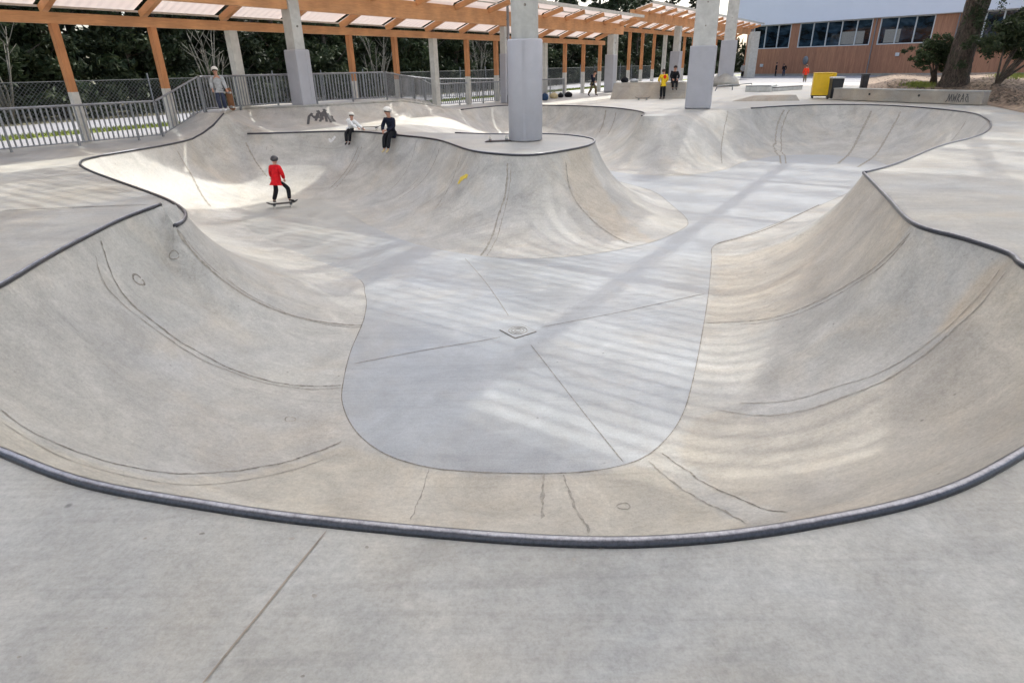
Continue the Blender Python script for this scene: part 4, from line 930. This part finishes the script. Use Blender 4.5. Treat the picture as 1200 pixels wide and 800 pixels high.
def person(loc, rz, label, H, pose, top, bottom, helmet=None, hair=True, shoe='black_cloth', extra=None, long=False):
    """pose gives joints in units of body height, facing -Y: pelvis, chest, neck, head, arms (shoulder elbow wrist), legs (hip knee ankle toe)"""
    p = empty('person', loc, rz, label, 'person'); q = {}
    for k, v_ in pose.items(): q[k] = Vector(v_)*H
    r = lambda a: a*H
    J = {'pelvis': (q['pelvis'], (r(.05), r(.036))), 'waist': (q['pelvis'].lerp(q['chest'], .5), (r(.055), r(.042))), 'chest': (q['chest'], (r(.07), r(.05))), 'neck': (q['neck'], r(.036)), 'chin': (q['neck'].lerp(q['head'], .5), r(.048)), 'head': (q['head'], (r(.055), r(.062))), 'crown': (q['head']+(q['head']-q['neck']).normalized()*r(.045), r(.04))}
    E_ = [('pelvis', 'waist'), ('waist', 'chest'), ('chest', 'neck'), ('neck', 'chin'), ('chin', 'head'), ('head', 'crown')]
    for s in 'LR':
        J['sh'+s] = (q['sh'+s], r(.028)); J['el'+s] = (q['el'+s], r(.02)); J['wr'+s] = (q['wr'+s], r(.014)); d = (q['wr'+s]-q['el'+s]).normalized()
        J['ha'+s] = (q['wr'+s]+d*r(.03), (r(.02), r(.012))); 
        E_ += [('chest', 'sh'+s), ('sh'+s, 'el'+s), ('el'+s, 'wr'+s), ('wr'+s, 'ha'+s)]
        side = d.orthogonal().normalized(); o2 = d.cross(side)
        for fi, (ang, ln) in enumerate(((-1.1, .035), (-.45, .045), (-.15, .048), (.15, .045), (.45, .038))):
            dd_ = (d*math.cos(ang)+side*math.sin(ang)).normalized(); b_ = q['wr'+s]+d*r(.035 if fi else .015)+side*r(.012)*math.sin(ang)*2
            m_ = b_+dd_*r(ln*.55); e_ = m_+(dd_*.7+o2*.6).normalized()*r(ln*.45); nm = 'f%d%s' % (fi, s)
            J[nm+'a'] = (m_, r(.0055)); J[nm+'b'] = (e_, r(.0045)); E_ += [('ha'+s, nm+'a'), (nm+'a', nm+'b')]
        J['hp'+s] = (q['hp'+s], r(.042)); J['kn'+s] = (q['kn'+s], r(.031)); J['an'+s] = (q['an'+s], r(.02)); J['to'+s] = (q['to'+s], (r(.02), r(.012)))
        E_ += [('pelvis', 'hp'+s), ('hp'+s, 'kn'+s), ('kn'+s, 'an'+s), ('an'+s, 'to'+s)]
    body = skin('body', J, E_, 'skin', p, 1)
    # shirt
    K = {'pelvis': (q['pelvis']+Vector((0, 0, -.01*H if not long else -.015*H)), (r(.112 if long else .094), r(.1 if long else .078))), 'waist': (J['waist'][0], (r(.092), r(.07))), 'chest': (q['chest'], (r(.095), r(.07))), 'nk': (q['neck']-(q['neck']-q['chest'])*.25, r(.042))}
    K['hem'] = (q['pelvis']-(q['chest']-q['pelvis']).normalized()*H*(.085 if long else .045)+Vector((0, 0, .03*H if pose['hpL'][2] < .2 else 0)), (r(.1 if long else .088), r(.085 if long else .074)))
    E2 = [('hem', 'pelvis'), ('pelvis', 'waist'), ('waist', 'chest'), ('chest', 'nk')]
    for s in 'LR': K['sh'+s] = (q['sh'+s], r(.052)); K['el'+s] = (q['el'+s], r(.045)); K['wr'+s] = (q['el'+s].lerp(q['wr'+s], .9), r(.035)); E2 += [('chest', 'sh'+s), ('sh'+s, 'el'+s), ('el'+s, 'wr'+s)]
    skin('shirt', K, E2, top, p)
    T_ = {'pelvis': (q['pelvis'], (r(.05), r(.035)) if long else (r(.064), r(.05)))}; E3 = []
    for s in 'LR': T_['hp'+s] = (q['hp'+s], r(.052 if not long else .036)); T_['kn'+s] = (q['kn'+s], r(.056)); T_['an'+s] = (q['kn'+s].lerp(q['an'+s], .94), r(.043)); E3 += [('pelvis', 'hp'+s), ('hp'+s, 'kn'+s), ('kn'+s, 'an'+s)]
    skin('trousers', T_, E3, bottom, p)
    for s in 'LR':
        d = (q['to'+s]-q['an'+s]); 
        skin('shoe', {'a': (q['an'+s]-d*.25+Vector((0, 0, 0)), r(.024)), 'b': (q['an'+s]+d*.5, (r(.026), r(.022))), 'c': (q['to'+s]+d*.12, (r(.024), r(.016)))}, [('a', 'b'), ('b', 'c')], shoe, p)
    up = (q['head']-q['neck']).normalized(); hc = q['head']+up*r(.018); rot = up.to_track_quat('Z', 'Y')
    face = rot @ Vector((0, -1, 0)) if 'face' not in pose else Vector(pose['face']).normalized()
    sx = face.cross(up).normalized()
    # face details
    nz = MB(); nz.tube([tuple(hc+face*r(.057)-up*r(.002)), tuple(hc+face*r(.072)-up*r(.022))], [r(.006), r(.01)], 6); nz.build('nose', 'skin', p, True)
    for s in (-1, 1):
        e = MB(); e.ell(hc+face*r(.059)+sx*s*r(.02)-up*r(.002), (r(.007), r(.007), r(.005)), 8, 5); e.build('eye', 'black', p, True)
        e = MB(); e.ell(hc+sx*s*r(.053)-up*r(.012), (r(.01), r(.01), r(.017)), 8, 5); e.build('ear', 'skin', p, True)
    mo = MB(); mo.tube([tuple(hc+face*r(.053)-up*r(.036)-sx*r(.014)), tuple(hc+face*r(.058)-up*r(.037)), tuple(hc+face*r(.053)-up*r(.036)+sx*r(.014))], r(.0035), 5); mo.build('mouth', 'orange_red_cloth', p, True)
    def cap(name, mat, rx, ry, rzz, cut, off):
        e = MB(); e.ell((0, 0, 0), (r(rx), r(ry), r(rzz)), 16, 8, cut); o = e.build(name, mat, p, True); o.location = hc+up*r(off)-face*r(.006)
        Rm = Matrix((sx, -face, up)).transposed(); o.rotation_euler = Rm.to_euler(); return o
    if hair: cap('hair', 'hair', .066, .073, .068, -.35, .008)
    if helmet: 
        h = cap('helmet', helmet, .082, .094, .08, -.15, .012)
        st = MB(); st.tube([tuple(hc+sx*r(.055)), tuple(hc-up*r(.06)+face*r(.02)), tuple(hc-sx*r(.055))], r(.004), 5); st.build('chin_strap', 'black', p)
    return p
STAND = dict(pelvis=(0, 0, .53), chest=(0, 0, .72), neck=(0, 0, .83), head=(0, -.01, .92), shL=(.11, 0, .79), shR=(-.11, 0, .79), elL=(.15, .01, .62), elR=(-.15, .01, .62), wrL=(.15, -.04, .47), wrR=(-.15, -.04, .47), hpL=(.05, 0, .5), hpR=(-.05, 0, .5), knL=(.055, -.01, .28), knR=(-.055, -.01, .28), anL=(.06, .01, .04), anR=(-.06, .01, .04), toL=(.065, -.09, .02), toR=(-.065, -.09, .02))
def P_(**k): d = dict(STAND); d.update(k); return d
SIT = P_(pelvis=(0, 0, .06), chest=(0, -.05, .25), neck=(0, -.08, .36), head=(0, -.11, .45), shL=(.10, -.06, .32), shR=(-.10, -.06, .32), elL=(.14, -.12, .18), elR=(-.14, -.12, .18), wrL=(.08, -.22, .10), wrR=(-.08, -.22, .10), hpL=(.05, -.02, .05), hpR=(-.05, -.02, .05), knL=(.07, -.235, .045), knR=(-.07, -.235, .045), anL=(.06, -.27, -.2), anR=(-.06, -.26, -.2), toL=(.06, -.35, -.235), toR=(-.06, -.34, -.235))
LEG = dict(knL=(.05, -.21, .0), knR=(-.07, -.2, -.01), anL=(.04, -.29, -.27), anR=(-.06, -.27, -.27), toL=(.04, -.37, -.31), toR=(-.07, -.35, -.31))
def ground(px, py): h, n = hit(px, py); return h
def skateboard(loc, rz, label, flip=False, tilt=None, L_=.78, bm_='darkwood'):
    o = empty('skateboard', loc, rz, label, 'skateboard'); v = []; f = []; N = 14
    for i in range(N+1):
        x = -L_/2+L_*i/N; e = max(0, abs(x)-L_*.34); z = .105+e*.42+0; w = .098*math.sqrt(max(0.02, 1-(max(0, abs(x)-L_*.38)/(L_*.125))**2)) if abs(x) > L_*.38 else .098
        for y, dz in ((-w, .006), (w, .006), (w, -.005), (-w, -.005)): v.append((x, y, z+dz))
        if i:
            k = 4*i
            for j in range(4): f.append((k-4+j, k-4+(j+1) % 4, k+(j+1) % 4, k+j))
    f += [(0, 1, 2, 3), (4*N+3, 4*N+2, 4*N+1, 4*N)]
    mobj('board', v, f, bm_, o)
    mobj('grip_tape', [(a, b, c+.0012) for i in range(N+1) for (a, b, c) in (v[4*i], v[4*i+1])], [(2*i, 2*i+2, 2*i+3, 2*i+1) for i in range(N)], 'grip', o)
    for x in (-.21, .21):
        t = MB(); t.tube([(x, -.085, .055), (x, .085, .055)], .012, 8); t.box((x, 0, .078), (.07, .05, .04)); t.build('truck', 'galv', o)
        for y in (-.09, .09): MB().tube([(x, y-.017, .03), (x, y+.017, .03)], .029, 12).build('wheel', 'wheel', o)
    if flip: o.rotation_euler = (PI, 0, rz); o.location.z += .13
    if tilt is not None: o.rotation_euler = tilt
    return o
# child in red skating on the bowl floor, seen from behind
g1 = ground(331, 243)
sd = .13
RED = P_(pelvis=(0, .02, .50), chest=(.0, -.01, .69), neck=(.01, -.03, .80), head=(.012, -.05, .885), face=(.35, -1, -.15), shL=(.11, -.02, .76), shR=(-.10, -.01, .76), elL=(.17, -.06, .62), elR=(-.17, .02, .62), wrL=(.22, -.13, .52), wrR=(-.14, -.06, .5),
         hpL=(.05, .02, .48), hpR=(-.05, .02, .48), knL=(.08, -.03, .27), knR=(-.15, -.14, .30), anL=(.12, .07, .045), anR=(-.18, -.07, .05), toL=(.14, -.02, .025), toR=(-.24, -.14, .03))
bh = .117
person((g1.x-.02, g1.y, g1.z+bh), PI-.25, 'child in red sweatshirt and black helmet riding a skateboard on the bowl floor', 1.2, RED, 'red_cloth', 'black_cloth', 'bhelmet', True, long=True)
skateboard((g1.x+.02, g1.y, g1.z+.0), .42, 'skateboard under the feet of the child in red')
# two children sitting on the lip of the tongue
a = un(411, 154.6); 
SITA = dict(SIT); SITA.update(LEG); SITA.update(chest=(.06, -.04, .24), neck=(.10, -.08, .34), head=(.12, -.12, .43), shL=(.17, -.03, .28), shR=(.0, -.07, .33), elL=(.28, -.05, .17), elR=(.12, -.16, .20), wrL=(.38, -.03, .09), wrR=(.27, -.12, .11), face=(.3, -1, -.3))
person((a[0], a[1]+.03, .0), -.15, 'child in white shirt and white helmet sitting on the bowl lip, leaning right', 1.06, SITA, 'white_cloth', 'black_cloth', 'helmet', True)
b = un(459, 158.6)
SITB = dict(SIT); SITB.update(LEG); SITB.update(chest=(.0, -.01, .27), neck=(-.01, -.04, .38), head=(-.02, -.06, .47), wrL=(-.02, -.22, .11), face=(-.8, -1, -.2))
person((b[0], b[1]+.04, .0), -.35, 'person in navy hoodie and cream helmet sitting on the bowl lip, legs hanging', 1.32, SITB, 'navy_cloth', 'black_cloth', 'helmet', True, 'tan_cloth')
s1 = un(431, 154.5); skateboard((s1[0], s1[1]+.28, .005), .1, 'skateboard lying on the narrow deck between the two seated children')
s2 = hit(449, 176)[0]
# child standing on the platform with a board
c = un(262, 131.0, PZ)
ST = P_(chest=(0, -.02, .71), neck=(.0, -.05, .82), head=(.0, -.08, .90), elL=(.15, -.05, .62), wrL=(.19, -.13, .49), elR=(-.16, .0, .62), wrR=(-.13, -.10, .5), knR=(-.06, -.05, .28), anR=(-.05, .02, .04), toR=(-.06, -.07, .02))
person((c[0]+.02, c[1]-.04, PZ+.02), .25, 'child in grey jacket and white helmet standing on the corner of the raised platform', 1.25, ST, 'grey_cloth', 'dark_blue_cloth', 'helmet', True, 'white_cloth')
skateboard((c[0]+.24, c[1]-.02, PZ+.33), 0, 'orange brown skateboard held upright by the child on the platform', tilt=(.25, PI/2-.12, PI/2+.2), L_=.66, bm_='maple')
skateboard(tuple(un(584, 166)), .12, 'upturned skateboard lying on the tongue deck beside the round column', flip=True, L_=.8)
# beyond the bowl
person(tuple(un(776, 116.3)), PI+.1, 'person in yellow shirt with red emblem and black trousers, back to the bowl', 1.45, P_(elL=(.17, -.05, .64), wrL=(.10, -.15, .58), elR=(-.17, -.05, .64), wrR=(-.12, -.14, .56), head=(0, -.05, .91)), 'yellow_cloth', 'black_cloth', None, True)
ey = bpy.data.objects[-1] if False else None
em = MB(); em.ell((0, 0, 0), (.085, .02, .1), 14, 8); emb = em.build('emblem', 'orange_red_cloth', [o for o in COL.objects if o.name.startswith('person') and 'yellow shirt' in str(o.get('label', ''))][0], True); emb.location = (-.02, .108, 1.08)
q = un(790, 116.2); person((q[0]+.05, q[1]+.55, .80), -.1, 'person dressed all in black sitting hunched on the concrete block', 1.5, SIT, 'black_cloth', 'black_cloth', None, True)
person(tuple(un(694, 112.8)), .9, 'person in dark top and olive trousers striding in front of the low grey fence', 1.45, P_(pelvis=(0, 0, .51), chest=(.0, -.03, .70), neck=(0, -.07, .80), head=(0, -.1, .88), knL=(.05, -.13, .29), anL=(.05, -.14, .06), toL=(.05, -.23, .03), knR=(-.05, .03, .27), anR=(-.05, .17, .07), toR=(-.05, .10, .02), elL=(.14, .08, .62), wrL=(.14, .05, .48), elR=(-.14, -.1, .62), wrR=(-.14, -.2, .55)), 'navy_cloth', 'olive_cloth', None, True)
def far(px, py, s): r = un(px, py); return (float(r[0]*s), float(r[1]*s), 0.0)
def fp(px, pyfeet, pyhead, label, top, bot, rz, pose=None):
    p = un(px, max(pyfeet, 86.5)); dist = p[1]; depth = dist*.91
    # keep the apparent size: choose the distance that gives a plausible height
    k = (pyfeet-pyhead)/FPX; Hh = k*depth; s = 1.0
    if Hh > 1.6: s = 1.6/Hh; Hh = 1.6
    person((p[0], p[1], 0) if s == 1 else (p[0]*s, p[1]*s, EYE*(1-s)), rz, label, Hh, pose or STAND, top, bot, None, True)
fp(942.5, 96.5, 78, 'small distant child in orange red top in front of the timber wall', 'orange_red_cloth', 'olive_cloth', 2.8)
person((un(908.5, 88)[0]*.9, un(908.5, 88)[1]*.9, .0), 1.0, 'distant person in dark clothes at the timber wall, left of the pair', 1.55, STAND, 'black_cloth', 'black_cloth')
person((un(918, 88)[0]*.9, un(918, 88)[1]*.9, .0), -.8, 'distant stooping person in dark clothes at the timber wall, right of the pair', 1.5, P_(chest=(0, -.06, .70), neck=(0, -.12, .79), head=(0, -.17, .86)), 'black_cloth', 'dark_blue_cloth')
person((un(869.5, 89.5)[0]*.9, un(869.5, 89.5)[1]*.9, .0), .2, 'distant person in pale grey top beside the thick white post', 1.6, STAND, 'grey_cloth', 'black_cloth')
# bags
def bag(px, py, w, h, mat, label, z=0.0, seed=1, off=(0, 0)):
    p = un(px, py, z); o = empty('bag', (p[0]+off[0], p[1]+off[1], z), rnd.uniform(-.6, .6), label, 'bag'); rr = random.Random(seed); e = MB(); e.ell((0, 0, h*.42), (w/2, w*.36, h*.58), 14, 10)
    e.v = [(x*(1+rr.uniform(-.09, .09)), y*(1+rr.uniform(-.09, .09)), max(0.0, z_)*(1+rr.uniform(-.05, .05))) for x, y, z_ in e.v]; e.build('bag_body', mat, o, True)
    MB().tube([(-w*.18, 0, h*.9), (-w*.1, 0, h*1.12), (w*.1, 0, h*1.12), (w*.18, 0, h*.9)], .014, 6).build('strap', mat, o, True)
bag(638.5, 117.8, .42, .36, 'dirty_blue', 'dark blue bag on the deck right beside the round column', seed=1)
bag(649, 115.5, .5, .3, 'tan_cloth', 'pale yellow bag with a peaked top on the deck between the dark bags', seed=2)
bag(657, 114.5, .34, .25, 'black_cloth', 'small black bag next to the pale yellow bag', seed=3)
bag(666, 114, .5, .28, 'black_cloth', 'wide black bag at the right end of the row on the deck', seed=4)
bag(731, 116.5, .42, .26, 'black_cloth', 'black bag lying on top of the concrete block near its left end', .81, 5, (3.3*0, 0)); 
bag(742, 116.5, .5, .16, 'grey_cloth', 'flat grey bag on top of the concrete block', .81, 6)
for o in list(COL.objects):
    if o.name.startswith('bag') and o.type == 'EMPTY' and 'top of the concrete block' in o['label']:
        px = 731 if 'black' in o['label'] else 742; p = atY(px, 95, 35.9); o.location = (p[0], 35.6, .81)
skateboard(tuple(un(753, 117.6)), .05, 'skateboard standing at the foot of the concrete block')

# ------------------------------------------------------------ the big roof over the bowl (out of the picture, it throws the shade)
def bigroof():
    z = 7.6; o = empty('bowl_roof', (0, 0, z), 0, 'high slatted timber roof over the bowl above the padded columns', 'roof')
    def rc(t, w, dz=0): return Vector(cl(t, w, dz+(w-15)*.02))
    rf = MB()
    for k in range(-4, 11): rf.beam(rc(k*5.2-2, 3.9, .25), rc(k*5.2-2, 30, .25), .12, .3)
    for k in range(6): rf.beam(rc(-24, 5.2+k*4.9, -.25), rc(52, 5.2+k*4.9, -.25), .32, .3)
    rf.build('beams', 'glulam', o)
    sh = [[(4.2, -4), (9, -4), (8, 6), (5.6, 10.3), (4.4, 9.4), (3.2, 6), (2.4, 4.2)], [(-9, -4), (4.2, -4), (2.4, 4.2), (0, 6.2), (-1.2, 8.8), (-5, 9.5), (-9, 6)], [(-8, 18.6), (-5.4, 15.6), (-2.9, 13.2), (-.5, 12.6), (2.6, 12.4), (3.0, 15.5), (0, 17.5), (-5, 19), (-9, 19)], [(8, 24), (10, 22.6), (14, 21), (18, 24), (16, 30), (9, 30)]]
    sh = [np.array(q, float) for q in sh]; sl = MB(); pn = MB(); kx = z/math.tan(SUN_EL)+.9
    t = -24.0
    while t < 52:
        w = 3.9
        while w < 29.8:
            c = rc(t+.65, w+.62); gp_ = np.array([[c.x-math.sin(SUN_AZ)*kx, c.y-math.cos(SUN_AZ)*kx]])
            if any(inside(gp_, q)[0] for q in sh): pn.beam(rc(t+.65, w), rc(t+.65, w+1.25), 1.3, .03)
            else:
                for j in range(5): sl.beam(rc(t+.13+j*.26, w, 0), rc(t+.13+j*.26, w+1.25, 0), .17+.03*math.sin(t*3+j), .03)
            w += 1.25
        t += 1.3
    q = sl.build('slats', 'poly2', o); pn.build('roof_panels', 'poly2', o)
    return o
bigroof()
